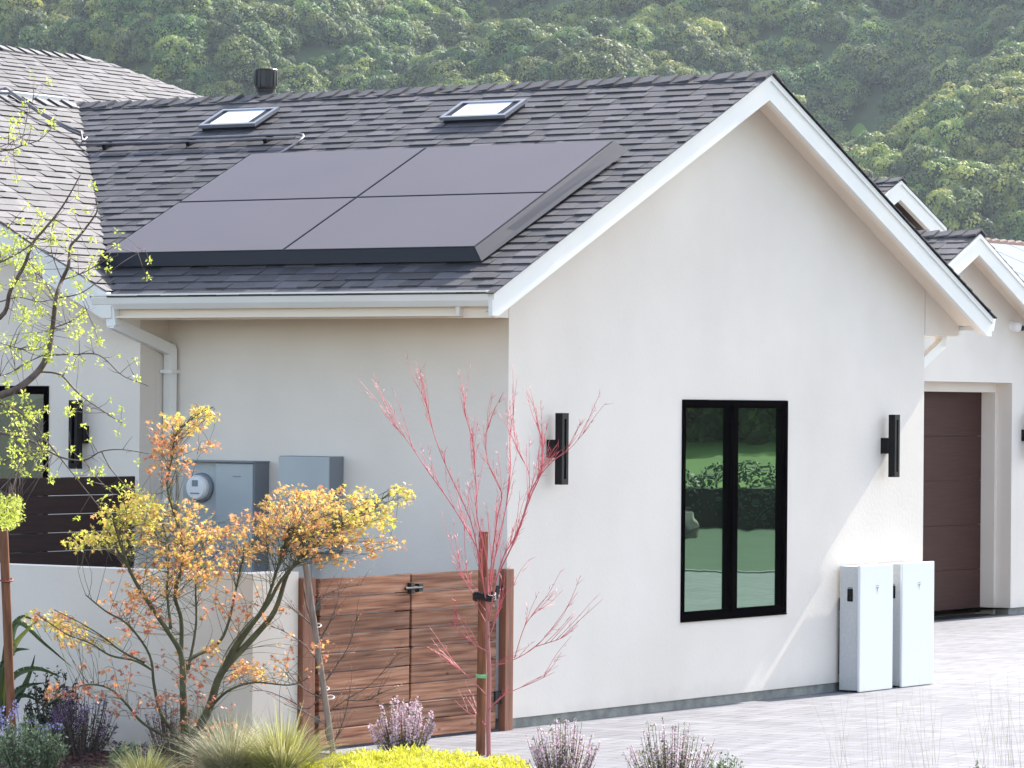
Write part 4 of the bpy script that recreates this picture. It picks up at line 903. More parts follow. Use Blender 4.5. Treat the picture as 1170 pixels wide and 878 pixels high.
# ------------------------------------------------------------------ big Japanese maple
r = random.Random(21); D = 26.7
mroot = empty('japanese_maple', at(213.7, 876, D), 'golden orange leaved multi stemmed maple in front of the low white wall', 'tree')
tr = MB(); stems = []
def st(pts, D0, D1, r0, r1, wob=0.06):
    p = traced(pts, D0, D1, wob, r); branch(tr, p, r0, r1, 7); stems.append(p); return p
st([(213.5, 892), (213.7, 876), (212, 862), (212, 851)], D, D, 0.052, 0.045, 0)
st([(212, 853), (210, 820), (209, 790), (207, 749), (191.5, 721), (171, 691), (150, 656), (137, 620), (128, 590)], D, D-0.45, 0.032, 0.006)
st([(214, 855), (222, 840), (239, 810), (253, 769), (290, 728), (314, 698), (328, 657), (342, 639), (352, 610)], D, D+0.35, 0.040, 0.008)
st([(253, 769), (270, 735), (301, 694), (318, 646), (330, 605)], D+0.1, D-0.3, 0.020, 0.006)
st([(256, 762), (282, 722), (306, 690), (322, 662), (352, 630), (392, 598), (430, 575), (455, 556)], D+0.15, D+0.3, 0.019, 0.004)
st([(209, 790), (215, 756), (246, 738), (260, 715), (272, 663), (280, 630)], D, D+0.3, 0.018, 0.005)
st([(207, 749), (207, 708), (200, 680), (208, 646), (206, 610), (191.5, 560), (196, 526), (202, 495), (226, 474), (244, 465)], D, D-0.1, 0.017, 0.003)
st([(195, 718), (191, 674), (193, 629), (186, 600)], D-0.1, D+0.2, 0.012, 0.004)
st([(215, 765), (224, 715), (224, 663), (234, 620)], D, D+0.4, 0.012, 0.004)
st([(210, 852), (205, 846), (184.6, 817), (176, 783), (171, 749), (147, 715), (120, 698), (98, 680)], D, D-0.6, 0.017, 0.004)
st([(173, 765), (154, 755), (126, 749), (103, 735), (75, 724), (41, 701)], D-0.3, D-0.7, 0.010, 0.003)
st([(165, 757), (140, 745), (118, 728), (92, 712), (62, 697)], D-0.2, D-0.8, 0.008, 0.003)
st([(205, 850), (164, 827), (143, 803), (123, 786), (96, 783), (70, 795), (50, 808)], D, D-0.5, 0.012, 0.003)
st([(239, 810), (260, 790), (290, 780), (331, 783), (352, 775)], D, D-0.4, 0.012, 0.003)
st([(217, 868), (240, 866), (267, 861), (301, 850), (330, 842)], D, D-0.6, 0.006, 0.002)
st([(228, 830), (250, 770), (262, 740), (290, 705)], D+0.1, D+0.6, 0.012, 0.004)
lf = MB(); allpts = [p for s_ in stems[1:] for p in s_]
bulks = [(148, 598, 36, 34, 62, 0.82), (160, 580, 26, 22, 26, 0.8), (205, 605, 45, 34, 66, 0.55), (235, 632, 52, 30, 66, 0.50), (215, 655, 60, 20, 30, 0.45),
         (232, 474, 16, 9, 18, 0.72), (208, 486, 22, 12, 22, 0.62), (186, 500, 18, 18, 18, 0.30), (192, 530, 24, 22, 24, 0.32), (228, 512, 24, 9, 7, 0.30),
         (335, 585, 42, 28, 74, 0.55), (378, 590, 46, 32, 90, 0.60), (350, 615, 60, 22, 62, 0.45), (415, 580, 30, 20, 36, 0.80), (432, 592, 22, 14, 16, 0.85), (457, 566, 12, 11, 14, 0.75),
         (425, 622, 34, 14, 16, 0.5), (398, 640, 44, 10, 12, 0.4), (290, 610, 30, 30, 32, 0.45), (95, 618, 20, 10, 12, 0.85), (115, 612, 20, 14, 14, 0.82),
         (52, 706, 22, 10, 16, 0.72), (85, 722, 26, 9, 14, 0.65), (100, 735, 34, 8, 10, 0.6), (72, 712, 34, 16, 8, 0.3), (160, 704, 34, 26, 26, 0.22), (140, 675, 30, 26, 12, 0.30),
         (185, 670, 30, 16, 14, 0.5), (255, 700, 30, 30, 14, 0.25), (300, 690, 30, 24, 8, 0.25), (245, 742, 8, 8, 5, 0.5), (230, 760, 50, 26, 18, 0.2), (300, 768, 34, 12, 22, 0.45),
         (345, 745, 40, 24, 10, 0.3), (75, 790, 34, 10, 12, 0.15), (150, 800, 40, 24, 16, 0.10), (225, 812, 50, 24, 16, 0.15), (265, 845, 36, 16, 8, 0.2), (290, 855, 30, 12, 5, 0.2), (130, 762, 40, 24, 12, 0.15)]
for (cx_, cy_, rx, ry, n, tn) in bulks:
    for k in range(int(n*1.4)):
        a = r.uniform(0, 6.283); q = math.sqrt(r.random()); u = cx_+rx*q*math.cos(a); v = cy_+ry*q*math.sin(a)
        tgt = at(u, v, D+r.uniform(-0.55, 0.55)); base = min(r.sample(allpts, 60), key=lambda p: (p-tgt).length+(0.25 if p.z > tgt.z else 0))
        if (base-tgt).length > 0.6: base = tgt+(base-tgt).normalized()*0.2
        mid = (base+tgt)/2+Vector((r.uniform(-.05, .05), r.uniform(-.05, .05), r.uniform(-0.02, 0.05)))
        branch(tr, catmull([base, mid, tgt], 3), 0.0024, 0.001, 3)
        for j in range(r.randint(4, 8)):
            p = tgt+rvec(r)*r.uniform(0.0, 0.055); nrm = (rvec(r)+Vector((0, 0, 0.8))); up = Vector((r.uniform(-1, 1), r.uniform(-1, 1), r.uniform(-0.9, 0.2)))
            leaf_star(lf, p, nrm, up, r.uniform(0.016, 0.031), min(1, max(0, tn+0.02+r.gauss(0, 0.17))))
tr.build('trunk', M['bark'], mroot, smooth=True); lf.build('foliage', M['mapleleaf'], mroot)

# ------------------------------------------------------------------ coral bark maple with stake
r = random.Random(5); D = 27.85
cr_ = empty('coral_bark_maple', at(558, 868, D), 'bare coral red twiggy maple tied to a wooden stake before the gate', 'tree')
tr = MB(); stm = []
def stc(pts, D0, D1, r0, r1, tone, wob=0.05):
    p = traced(pts, D0, D1, wob, r); n = len(p); tr.tube(p, [r0+(r1-r0)*(i/(n-1)) for i in range(n)], 6, 0, tone); stm.append((p, r0)); return p
stc([(559, 885), (558.5, 868), (558, 820), (559, 770), (557, 720), (557, 690), (556, 660)], D, D, 0.019, 0.012, 0.22, 0)
m_ = [[(557, 700), (551, 660), (548, 633), (520, 583), (490, 540), (467, 506), (452, 488), (440, 473)],
      [(556, 690), (549, 650), (537.7, 595), (512.7, 540), (497, 500), (485, 457), (470, 431)],
      [(557, 680), (556, 640), (545, 590), (544, 555), (540, 505), (531, 472), (529, 442)],
      [(557, 690), (562, 640), (568, 593), (573, 563), (558, 530), (555, 498), (559, 486)],
      [(558, 700), (565, 640), (578, 580), (583, 540), (583, 495), (588, 466)],
      [(558, 710), (572, 645), (590, 610), (603, 570), (604, 540), (593, 518), (586, 490)],
      [(595, 600), (606, 568), (618, 540), (620, 507), (613, 485), (607, 470)],
      [(570, 655), (592, 608), (605, 565), (616, 545), (633, 526), (650, 514), (674, 487)],
      [(557, 760), (580, 757), (612, 739), (636, 711), (660, 677)], [(612, 739), (640, 730), (652, 722)], [(588, 752), (600, 715), (615, 698), (634, 690)],
      [(558, 812), (575, 795), (609, 780), (634, 768)], [(556, 795), (540, 778), (520, 762), (499, 756)], [(558, 745), (540, 735), (522, 718), (516, 702)],
      [(556, 830), (546, 822), (532, 812), (519, 800)], [(557, 715), (540, 680), (532, 640), (530, 600), (524, 570)], [(558, 730), (570, 700), (577, 680), (592, 665)],
      [(556, 700), (536, 672), (527, 655), (521, 630)]]
for i, pts in enumerate(m_): stc(pts, D+r.uniform(-.02, .02), D+r.uniform(-0.5, 0.5), 0.0056 if i < 8 else 0.0038, 0.0012, [0.35+0.6*min(1, q_/14) for q_ in range(80)] if i < 8 else [0.3+0.5*min(1, q_/8) for q_ in range(80)])
for pth, r0 in list(stm[1:]):
    for k in range(20 if r0 > 0.005 else 6):
        i = r.randint(2, len(pth)-3); b = pth[i]; d = (pth[i+2]-pth[i]).normalized(); L = r.uniform(0.10, 0.42); q = (d+rvec(r)*0.26+Vector((0, 0, 0.35))).normalized()
        e = b+q*L+Vector((0, 0, 0.05*L)); m__ = (b+e)/2+rvec(r)*0.015; pp = catmull([b, m__, e], 3); tr.tube(pp, [0.0023-0.0013*t/(len(pp)-1) for t in range(len(pp))], 4, 0, r.uniform(0.5, 1.0))
        for t_ in range(3):
            p = b.lerp(e, r.uniform(0.3, 1)); tr.tube([p, p+(q+rvec(r)*0.7).normalized()*r.uniform(0.02, 0.07)], [0.0016, 0.0009], 3, 0, r.uniform(0.4, 0.9))
tr.build('trunk', M['coral'], cr_, smooth=True)
def stake(pts, rad, m_, label, D0, grp='wooden tree stakes'):
    p = [at(u, v, D0) for u, v in pts]; b = MB(); b.tube(p, rad, 14)
    e = b.build('tree_stake', m_); tag(e, label, 'stake', grp); return e
stake([(549, 885), (551, 740), (552.5, 607.5)], 0.0345, M['stake'], 'thick round brown stake standing against the coral red maple', D+0.10)
stake([(13, 835), (8, 700), (4, 606)], 0.032, M['stake'], 'round brown stake at the left photo edge among strap leaves', 27.2)
stake([(384, 885), (365, 755), (349, 644)], 0.021, M['stakegrey'], 'thin leaning weathered grey stake between the orange maple and the gate', 26.6)
b = MB(); c = at(553.5, 682, D+0.05)
for k in range(3):
    ring = [c+R2*0.075*math.cos(a)+F*0.065*math.sin(a)+U2*(0.012*math.sin(2*a)+(k-1)*0.016) for a in [2*math.pi*i/20 for i in range(21)]]; b.tube(ring, 0.010, 6, cap=False)
tag(b.build('tree_tie', M['rubber'], smooth=True), 'black rubber tie looped round the coral maple and its stake', 'tree tie')
b = MB(); c = at(552, 773.5, D+0.05); ring = [c+R2*0.048*math.cos(a)+F*0.06*math.sin(a) for a in [2*math.pi*i/16 for i in range(17)]]
for k in range(2): b.tube([p+U2*k*0.012 for p in ring], 0.007, 6, cap=False)
tag(b.build('plant_tape', M['tape'], smooth=True), 'band of pale green tape low on the stake before the gate', 'tape')
b = MB(); c = at(8, 663, 27.2); ring = [c+R2*0.040*math.cos(a)+F*0.045*math.sin(a)+U2*0.01*math.sin(a) for a in [2*math.pi*i/16 for i in range(17)]]; b.tube(ring, 0.006, 6, cap=False)
b.tube([c-R2*0.04, c-R2*0.09-U2*0.02], 0.006, 6); tag(b.build('tree_tie', mat('red_tie', (0.25, 0.05, 0.04), 0.6), smooth=True), 'thin dark red tie on the stake at the left edge', 'tree tie')

# ------------------------------------------------------------------ small bare sapling on the thin stake
r = random.Random(31); D = 26.75
sp_ = empty('sapling', at(381, 876, D), 'thin pale barked sapling with few orange buds on a leaning stake', 'tree')
tr = MB(); lf = MB(); st_ = []
def sts(pts, r0, r1, spread=0.3):
    p = traced(pts, D, D+r.uniform(-spread, spread), 0.04, r); branch(tr, p, r0, r1, 5); st_.append(p)
sts([(384, 890), (381, 874), (375, 820), (370, 790), (363, 755), (357, 715), (350, 690), (346, 665)], 0.013, 0.005, 0.05)
for pts in ([(380, 860), (372, 835), (376, 815), (395, 800), (420, 785), (440, 765), (458, 745)], [(372, 800), (352, 790), (335, 775), (325, 760)], [(368, 785), (385, 760), (400, 735), (408, 705)],
            [(363, 755), (345, 735), (325, 722), (310, 716)], [(370, 790), (352, 810), (330, 800), (305, 790), (285, 790)], [(360, 740), (375, 715), (385, 690), (388, 668)],
            [(357, 715), (340, 700), (325, 690)], [(376, 830), (350, 815), (325, 805)], [(381, 850), (392, 825), (398, 800), (402, 775)], [(395, 800), (420, 800), (436, 790)], [(356, 700), (372, 680), (392, 672), (415, 668)]):
    sts(pts, 0.006, 0.0018)
for pth in st_[1:]:
    for k in range(12):
        i = r.randint(1, len(pth)-2); b = pth[i]; q = ((pth[min(i+2, len(pth)-1)]-b).normalized()+rvec(r)*0.6+Vector((0, 0, 0.25))).normalized(); L = r.uniform(0.06, 0.24); e = b+q*L
        tr.tube([b, (b+e)/2+rvec(r)*0.01, e], [0.002, 0.0015, 0.001], 3)
        for j in range(r.randint(0, 3)):
            p = b.lerp(e, r.uniform(0.4, 1)); leaf_star(lf, p, rvec(r), rvec(r), r.uniform(0.007, 0.014), r.random())
tr.build('trunk', M['barkgrey'], sp_, smooth=True); lf.build('foliage', M['coralbud'], sp_)
for (u, v) in ((371, 787), (377, 797), (362, 715)):
    b = MB(); c = at(u, v, D); ring = [c+R2*0.030*math.cos(a)+F*0.05*math.sin(a)+U2*0.01*math.sin(a) for a in [2*math.pi*i/12 for i in range(13)]]; b.tube(ring, 0.004, 5, cap=False); b.build('tie', M['whitetie'], sp_)

# ------------------------------------------------------------------ budding tree reaching in from the left
r = random.Random(77); D = 24.0
bt = empty('budding_tree', (at(-150, 878, D).x, at(-150, 878, D).y, 0), 'tree with fresh lime green leaf tufts reaching in from the left edge', 'tree')
tr = MB(); lf = MB(); bs = []
def stb(pts, r0, r1, D0=D, D1=None):
    p = traced(pts, D0, D0+r.uniform(-0.6, 0.6) if D1 is None else D1, 0.06, r); branch(tr, p, r0, r1, 7); bs.append(p)
stb([(-150, 905), (-148, 750), (-140, 620), (-130, 520), (-128, 400), (-120, 250)], 0.07, 0.035, D, D)
stb([(-130, 520), (-60, 475), (0, 452), (20, 444), (43, 425), (54.7, 404), (60, 375), (64, 341), (71, 320), (78.4, 303), (80.6, 282), (89, 272), (103, 254), (111, 241), (109, 228)], 0.030, 0.003)
stb([(-128, 400), (-60, 385), (0, 363), (12, 332), (28, 303), (37, 279), (50, 263), (68, 241), (81, 220), (92, 200)], 0.020, 0.003)
stb([(-120, 250), (-40, 245), (0, 254), (15, 264), (37, 279)], 0.012, 0.006)
stb([(43, 425), (68, 428), (85, 445), (99, 457), (133, 480), (140, 484)], 0.007, 0.002)
stb([(55, 406), (85, 405), (113, 406), (137, 427), (150, 434), (167, 440)], 0.006, 0.002)
stb([(-100, 480), (0, 495), (31, 502), (68, 522), (96, 526), (116, 516), (140, 514), (171, 519)], 0.010, 0.002)
stb([(-100, 440), (0, 461), (34, 481), (50, 500), (66, 520), (98, 560), (118, 585)], 0.008, 0.002)
stb([(96, 526), (110, 545), (130, 565)], 0.004, 0.0015); stb([(116, 516), (128, 538), (150, 560), (166, 566)], 0.004, 0.0015)
stb([(-100, 180), (0, 173), (24, 167), (45, 160), (58, 148)], 0.006, 0.002); stb([(24, 167), (30, 140), (36, 120), (42, 98)], 0.003, 0.001); stb([(-100, 200), (0, 168), (20, 158), (34, 152)], 0.004, 0.001)
stb([(64, 341), (90, 336), (112, 322), (140, 300), (166, 285)], 0.005, 0.0015); stb([(71, 320), (95, 312), (120, 298), (135, 292)], 0.004, 0.0015); stb([(60, 375), (80, 368), (102, 352)], 0.004, 0.0015)
stb([(0, 300), (20, 290), (37, 279)], 0.005, 0.004); stb([(62, 342), (50, 320), (38, 305), (30, 285)], 0.004, 0.002); stb([(60, 360), (62, 375), (58, 395)], 0.003, 0.002)
stb([(71, 320), (60, 292), (58, 270), (62, 248)], 0.004, 0.0015); stb([(54, 404), (30, 415), (14, 425), (0, 430)], 0.004, 0.002); stb([(57, 390), (40, 400), (20, 398), (0, 392)], 0.005, 0.002)
stb([(0, 530), (20, 520), (40, 515), (60, 520)], 0.005, 0.002); stb([(0, 560), (18, 540), (34, 520), (30, 500)], 0.004, 0.002); stb([(0, 345), (22, 340), (45, 345), (64, 341)], 0.004, 0.002)
def tuft(c, n, rad, bright=0.5):
    for j in range(n):
        d = (rvec(r)+Vector((0, 0, -0.15))).normalized(); p = c+d*r.uniform(0.0, rad)
        leaf_oval(lf, p, (d+rvec(r)*0.5).normalized(), rvec(r), r.uniform(0.014, 0.028), r.uniform(0.009, 0.016), min(1, max(0, bright+r.gauss(0, 0.25))))
tufts = []
for pth in bs[1:]:
    for k in range(10):
        i = r.randint(len(pth)//4, len(pth)-1); b = pth[i]; q = (rvec(r)+Vector((0, 0, 0.3))).normalized(); L = r.uniform(0.03, 0.20); e = b+q*L
        tr.tube([b, (b+e)/2+rvec(r)*0.008, e], [0.0022, 0.0016, 0.001], 3)
        if r.random() < 0.62: tuft(e, r.randint(8, 18), 0.024)
for (cx_, cy_, rx, ry, n) in ((22, 320, 30, 45, 34), (12, 270, 18, 26, 10), (48, 270, 22, 28, 14), (20, 380, 26, 30, 20), (85, 280, 28, 28, 11), (45, 400, 22, 24, 10), (100, 385, 22, 20, 9), (25, 470, 28, 24, 18), (15, 520, 20, 30, 14),
                              (12, 585, 16, 18, 70), (55, 530, 22, 18, 9), (72, 420, 26, 18, 9), (28, 500, 30, 30, 10), (85, 455, 24, 18, 8), (75, 345, 24, 16, 7)):
    for k in range(int(n*0.85)):
        a = r.uniform(0, 6.283); q = math.sqrt(r.random()); e = at(cx_+rx*q*math.cos(a), cy_+ry*q*math.sin(a), D+r.uniform(-0.5, 0.5))
        b = min((p for p_ in bs[1:] for p in p_[::3]), key=lambda p: (p-e).length)
        tr.tube([b, (b+e)/2+rvec(r)*0.015, e], [0.0026, 0.0018, 0.001], 3); tuft(e, r.randint(10, 24), 0.028, r.uniform(0.3, 0.75))
tr.build('trunk', M['barkgrey'], bt, smooth=True); lf.build('foliage', M['budleaf'], bt)

# ------------------------------------------------------------------ shrubs, grasses and ground cover
def gpt(u, v, z=GZ):      # ground point seen at a pixel
    d = F+R2*((u-CX)/FPX)-U2*((v-CY)/FPX); t = (z-CAM.z)/d.z; return CAM+d*t
def shrub(name, base, h, w_, nst, leafm, flowm, label, cat='shrub', seed=0, leafL=0.022, leafW=0.012, fl=0.35, flr=0.012, spread=0.5, flowtop=0.3, grp=None, dens=26, perfl=5):
    r = random.Random(seed); ro = empty(name, base, label, cat, grp); s1 = MB(); l1 = MB(); f1 = MB()
    for k in range(nst):
        a = r.uniform(0, 6.283); q = math.sqrt(r.random()); tip = Vector(base)+Vector((math.cos(a)*w_*q, math.sin(a)*w_*q, h*(1-0.3*q*q)*r.uniform(0.55, 1.1)))
        b0 = Vector(base)+Vector((math.cos(a), math.sin(a), 0))*w_*0.25*q; mid = (b0+tip)/2+Vector((math.cos(a), math.sin(a), 0))*w_*0.12*q
        pth = catmull([b0-Vector((0, 0, 0.05)), mid, tip], 4); s1.tube(pth, [0.004-0.0028*i/(len(pth)-1) for i in range(len(pth))], 3)
        for j in range(dens):
            t = r.random()**0.8; i = min(int(t*(len(pth)-1)), len(pth)-2); p = pth[i].lerp(pth[i+1], t*(len(pth)-1)-i)
            if t > 1-flowtop and r.random() < 0.7 and flowm: continue
            d = (rvec(r)+Vector((0, 0, 0.7))).normalized(); leaf_oval(l1, p+rvec(r)*0.012, d, rvec(r), leafL*r.uniform(0.7, 1.3), leafW*r.uniform(0.7, 1.3), min(1, max(0, r.gauss(0.5, 0.25))))
        if flowm and r.random() < fl:
            for j in range(int(perfl*4*flowtop/0.3)):
                t = 1-flowtop*r.random(); i = min(int(t*(len(pth)-1)), len(pth)-2); p = pth[i].lerp(pth[i+1], t*(len(pth)-1)-i)+rvec(r)*flr*0.8
                leaf_star(f1, p, rvec(r), rvec(r), flr*r.uniform(0.5, 1.0), r.random())
    s1.build('stems', M['barkgrey'], ro); l1.build('leaves', leafm, ro)
    if flowm: f1.build('flowers', flowm, ro)
    return ro
G = 'flowering shrubs in the bed'
shrub('flowering_shrub', gpt(34, 893), 0.42, 0.26, 130, M['shrubleaf'], None, 'grey green leafy shrub at the bottom left corner under lavender spikes', seed=1, leafL=0.026, leafW=0.015, grp=None, dens=34)
sp = empty('lavender_flower', gpt(20, 893), 'lavender blue flower spikes rising behind the bottom left shrub', 'flower')
s1 = MB(); f1 = MB(); r = random.Random(3)
for pts in ([(10, 878), (12, 840), (4, 822), (-10, 815)], [(20, 870), (22, 835), (20, 815), (17, 803)], [(26, 870), (32, 840), (50, 831), (70, 830)], [(15, 870), (14, 845), (24, 830), (40, 822)], [(5, 870), (3, 850), (-2, 838), (-12, 836)],
            [(12, 870), (8, 845), (10, 830), (14, 812)], [(20, 870), (30, 850), (44, 842), (58, 832)], [(2, 860), (5, 840), (0, 828), (2, 808)]):
    p = traced(pts, 26.0, 26.0+r.uniform(-.15, .15), 0.02, r); s1.tube(p, 0.0025, 4)
    f1 = MB()
    for k in range(70):
        i = r.randint(len(p)//2, len(p)-1); leaf_star(f1, p[i]+rvec(r)*0.018, rvec(r), rvec(r), r.uniform(0.007, 0.014), r.random())
    f1.build('flower_spike', M['lavender'], sp)
s1.build('stems', M['shrubleaf'], sp)
shrub('salvia', gpt(92, 868), 0.50, 0.26, 110, M['salvialeaf'], M['purple'], 'dark leaved purple flowering salvia against the low white wall', seed=2, leafL=0.028, leafW=0.009, fl=0.5, flr=0.013, flowtop=0.34, dens=30)
shrub('salvia', gpt(196, 866), 0.44, 0.20, 60, M['redleaf'], M['purple'], 'dark reddish shrub behind the orange maple trunk', seed=4, leafL=0.026, leafW=0.008, fl=0.25, flr=0.011, dens=26)
shrub('dark_shrub', gpt(58, 862), 0.60, 0.22, 70, M['darkfol'], None, 'near black green bush between the strap leaves and the purple salvia', seed=5, leafL=0.034, leafW=0.016, dens=30)
shrub('flowering_shrub', gpt(461, 868), 0.42, 0.25, 110, M['oliveleaf'], M['pink'], 'pale pink flowering shrub before the gate left of the coral maple', seed=6, fl=0.7, flr=0.016, flowtop=0.45, grp=G, dens=20, perfl=5)
shrub('flowering_shrub', gpt(643, 905), 0.45, 0.24, 120, M['oliveleaf'], M['pink'], 'pink tipped upright shrub right of the coral maple at the bottom edge', seed=7, fl=0.6, flr=0.012, flowtop=0.45, grp=G, dens=24)
shrub('flowering_shrub', gpt(766, 912), 0.47, 0.30, 140, M['oliveleaf'], M['pink'], 'wide pink tipped shrub at the bottom edge below the black window', seed=8, fl=0.5, flr=0.011, flowtop=0.4, grp=G, dens=28)
shrub('green_shrub', gpt(828, 916), 0.32, 0.12, 45, M['shrubleaf'], None, 'small plain green shrub at the bottom edge right of the pink tipped shrubs', seed=9, dens=30)
shrub('green_shrub', gpt(1118, 905), 0.18, 0.10, 30, M['shrubleaf'], None, 'tiny green shrub tip at the bottom right below the wispy grass', seed=19, dens=24)
shrub('young_plant', gpt(143, 884), 0.20, 0.10, 22, M['shrubleaf'], None, 'bright small leafy plant just left of the orange maple base', seed=12, leafL=0.05, leafW=0.025, dens=12)

def tussock(base, h, w_, n, m_, label, seed, arch=0.6, wid=0.0058):
    r = random.Random(seed); b = MB()
    for k in range(n):
        a = r.uniform(0, 6.283); q = r.random()**0.5; L = h*r.uniform(0.35, 1.2); d = Vector((math.cos(a), math.sin(a), 0)); p0 = Vector(base)+d*w_*0.25*q; s = Vector((-d.y, d.x, 0))*wid*r.uniform(0.6, 1.2)
        jx = Vector((r.gauss(0, .09), r.gauss(0, .09), 0)); pts = [p0+jx*t+d*(w_*q*t**1.6*arch*1.3)+Vector((0, 0, L*(t-0.55*q*t**2.2))) for t in (0, .35, .7, 1)]; tn = min(1, max(0, r.gauss(0.5, 0.25)))
        V = []
        for i, p in enumerate(pts): V += [p-s*(1-i/3.2), p+s*(1-i/3.2)]
        b.add(V, [(0, 1, 3, 2), (2, 3, 5, 4), (4, 5, 7, 6)], 0, tn)
    return tag(b.build('grass_tussock', m_), label, 'grass', 'ornamental grass tussocks round the maple')
tussock(gpt(265, 893), 0.50, 0.50, 1500, M['straw'], 'pale straw coloured grass tussock right of the maple trunk', 1)
tussock(gpt(322, 898), 0.52, 0.46, 1600, M['palegrass'], 'yellow green grass tussock between maple and thin stake', 2)
tussock(gpt(165, 905), 0.34, 0.30, 850, M['palegrass'], 'low yellow green grass tussock left of the maple trunk', 3)
tussock(gpt(232, 868), 0.42, 0.30, 900, M['straw'], 'straw coloured grass tussock touching the low white wall', 4)
# wispy stems in front of the drive
w_ = MB(); r = random.Random(15)
for k in range(75):
    u = r.choice([990, 1012, 1030, 1060, 1120, 1140, 1155, 1165, 960])+r.gauss(0, 9); b0 = gpt(u, 905+r.uniform(-6, 14)); L = r.uniform(0.35, 0.78); lean = Vector((r.gauss(-0.10, 0.12), r.gauss(0.05, 0.12), 1)).normalized()
    e = b0+lean*L; m1 = (b0+e)/2+rvec(r)*0.02; w_.tube([b0, m1, e], [0.0010, 0.0008, 0.0005], 3, 0, r.random())
tag(w_.build('wispy_grass', M['straw']), 'very thin pale grass stems standing before the pavers at the lower right', 'grass', kind='stuff')
# yellow ground cover
g1 = MB(); r = random.Random(16); mound = [(gpt(430, 884), 0.42), (gpt(470, 880), 0.38), (gpt(395, 888), 0.30), (gpt(520, 886), 0.34), (gpt(575, 890), 0.24), (gpt(350, 900), 0.25), (gpt(490, 896), 0.45), (gpt(550, 896), 0.34), (gpt(430, 900), 0.5)]
for (c, rad) in mound:
    for k in range(int(5200*rad)):
        a = r.uniform(0, 6.283); q = math.sqrt(r.random()); hz = 0.11*(1-q*q)+0.02+0.012*math.sin(9*q+a*3); p = c+Vector((math.cos(a)*rad*q, math.sin(a)*rad*q, hz*r.uniform(0.8, 1.15)))
        d = (rvec(r)*0.8+Vector((0, 0, 1))).normalized(); leaf_oval(g1, p, d, rvec(r), r.uniform(0.018, 0.036), r.uniform(0.008, 0.014), min(1, max(0, r.gauss(0.55, 0.25))))
tag(g1.build('yellow_ground_cover', M['sedum']), 'bright yellow green ground cover spreading below the gate', 'ground cover', kind='stuff')
# fallen leaves and bark chips
g1 = MB(); r = random.Random(17)
for k in range(2600):
    p = gpt(r.uniform(60, 250), r.uniform(838, 900), GZ); leaf_star(g1, p+Vector((0, 0, 0.045+r.uniform(0, 0.02))), Vector((r.gauss(0, .4), r.gauss(0, .4), 1)), rvec(r), r.uniform(0.010, 0.03), r.random()*0.35)
tag(g1.build('leaf_litter', M['redleaf']), 'dark red leaf litter on the soil under the low wall', 'leaf litter', kind='stuff')
# strap leaved plant
def strap_leaf(b, pts, w0, D0, D1, tone, r):
    p = traced(pts, D0, D1, 0.02, r); n = len(p)
    for i in range(n-1):
        def wd(t): return w0*(0.55+0.9*t if t < 0.5 else (1-t)*2.0+0.02)
        d = (p[min(i+1, n-1)]-p[i]).normalized(); s = d.cross(F).normalized()
        a, c = s*wd(i/(n-1)), s*wd((i+1)/(n-1)); mid0, mid1 = p[i]+F*0.012, p[i+1]+F*0.012
        b.add([p[i]-a, mid0, mid1, p[i+1]-c], [(0, 1, 2, 3)], 0, tone); b.add([mid0, p[i]+a, p[i+1]+c, mid1], [(0, 1, 2, 3)], 0, tone)
b = MB(); r = random.Random(18)
for pts, tn, w0 in (([(2, 830), (4, 770), (18, 735), (46, 706)], 0.75, 0.030), ([(0, 830), (10, 760), (20, 712), (50, 735), (84, 764)], 0.45, 0.020), ([(0, 830), (2, 770), (14, 745), (34, 742)], 0.35, 0.026),
                    ([(4, 830), (12, 778), (40, 764), (72, 775)], 0.55, 0.024), ([(2, 830), (-4, 790), (2, 760), (18, 747)], 0.3, 0.03), ([(0, 830), (-8, 780), (-10, 740), (-2, 716)], 0.5, 0.03),
                    ([(0, 835), (12, 800), (26, 785), (55, 780)], 0.2, 0.022), ([(-6, 830), (-2, 800), (6, 770), (8, 742)], 0.95, 0.022), ([(5, 830), (20, 800), (34, 770), (40, 748)], 0.3, 0.02), ([(3, 830), (16, 800), (30, 795), (48, 804)], 0.15, 0.02),
                    ([(0, 830), (6, 740), (24, 705), (48, 716)], 0.35, 0.018), ([(0, 830), (-20, 780), (-30, 740), (-50, 720)], 0.5, 0.03), ([(0, 830), (8, 770), (10, 720), (4, 700)], 0.6, 0.024)):
    strap_leaf(b, pts, w0, 27.6, 27.6+r.uniform(-.3, .3), tn, r)
tag(b.build('strap_leaf_plant', M['strap']), 'dark green sword leaved plant behind the left edge stake', 'plant')

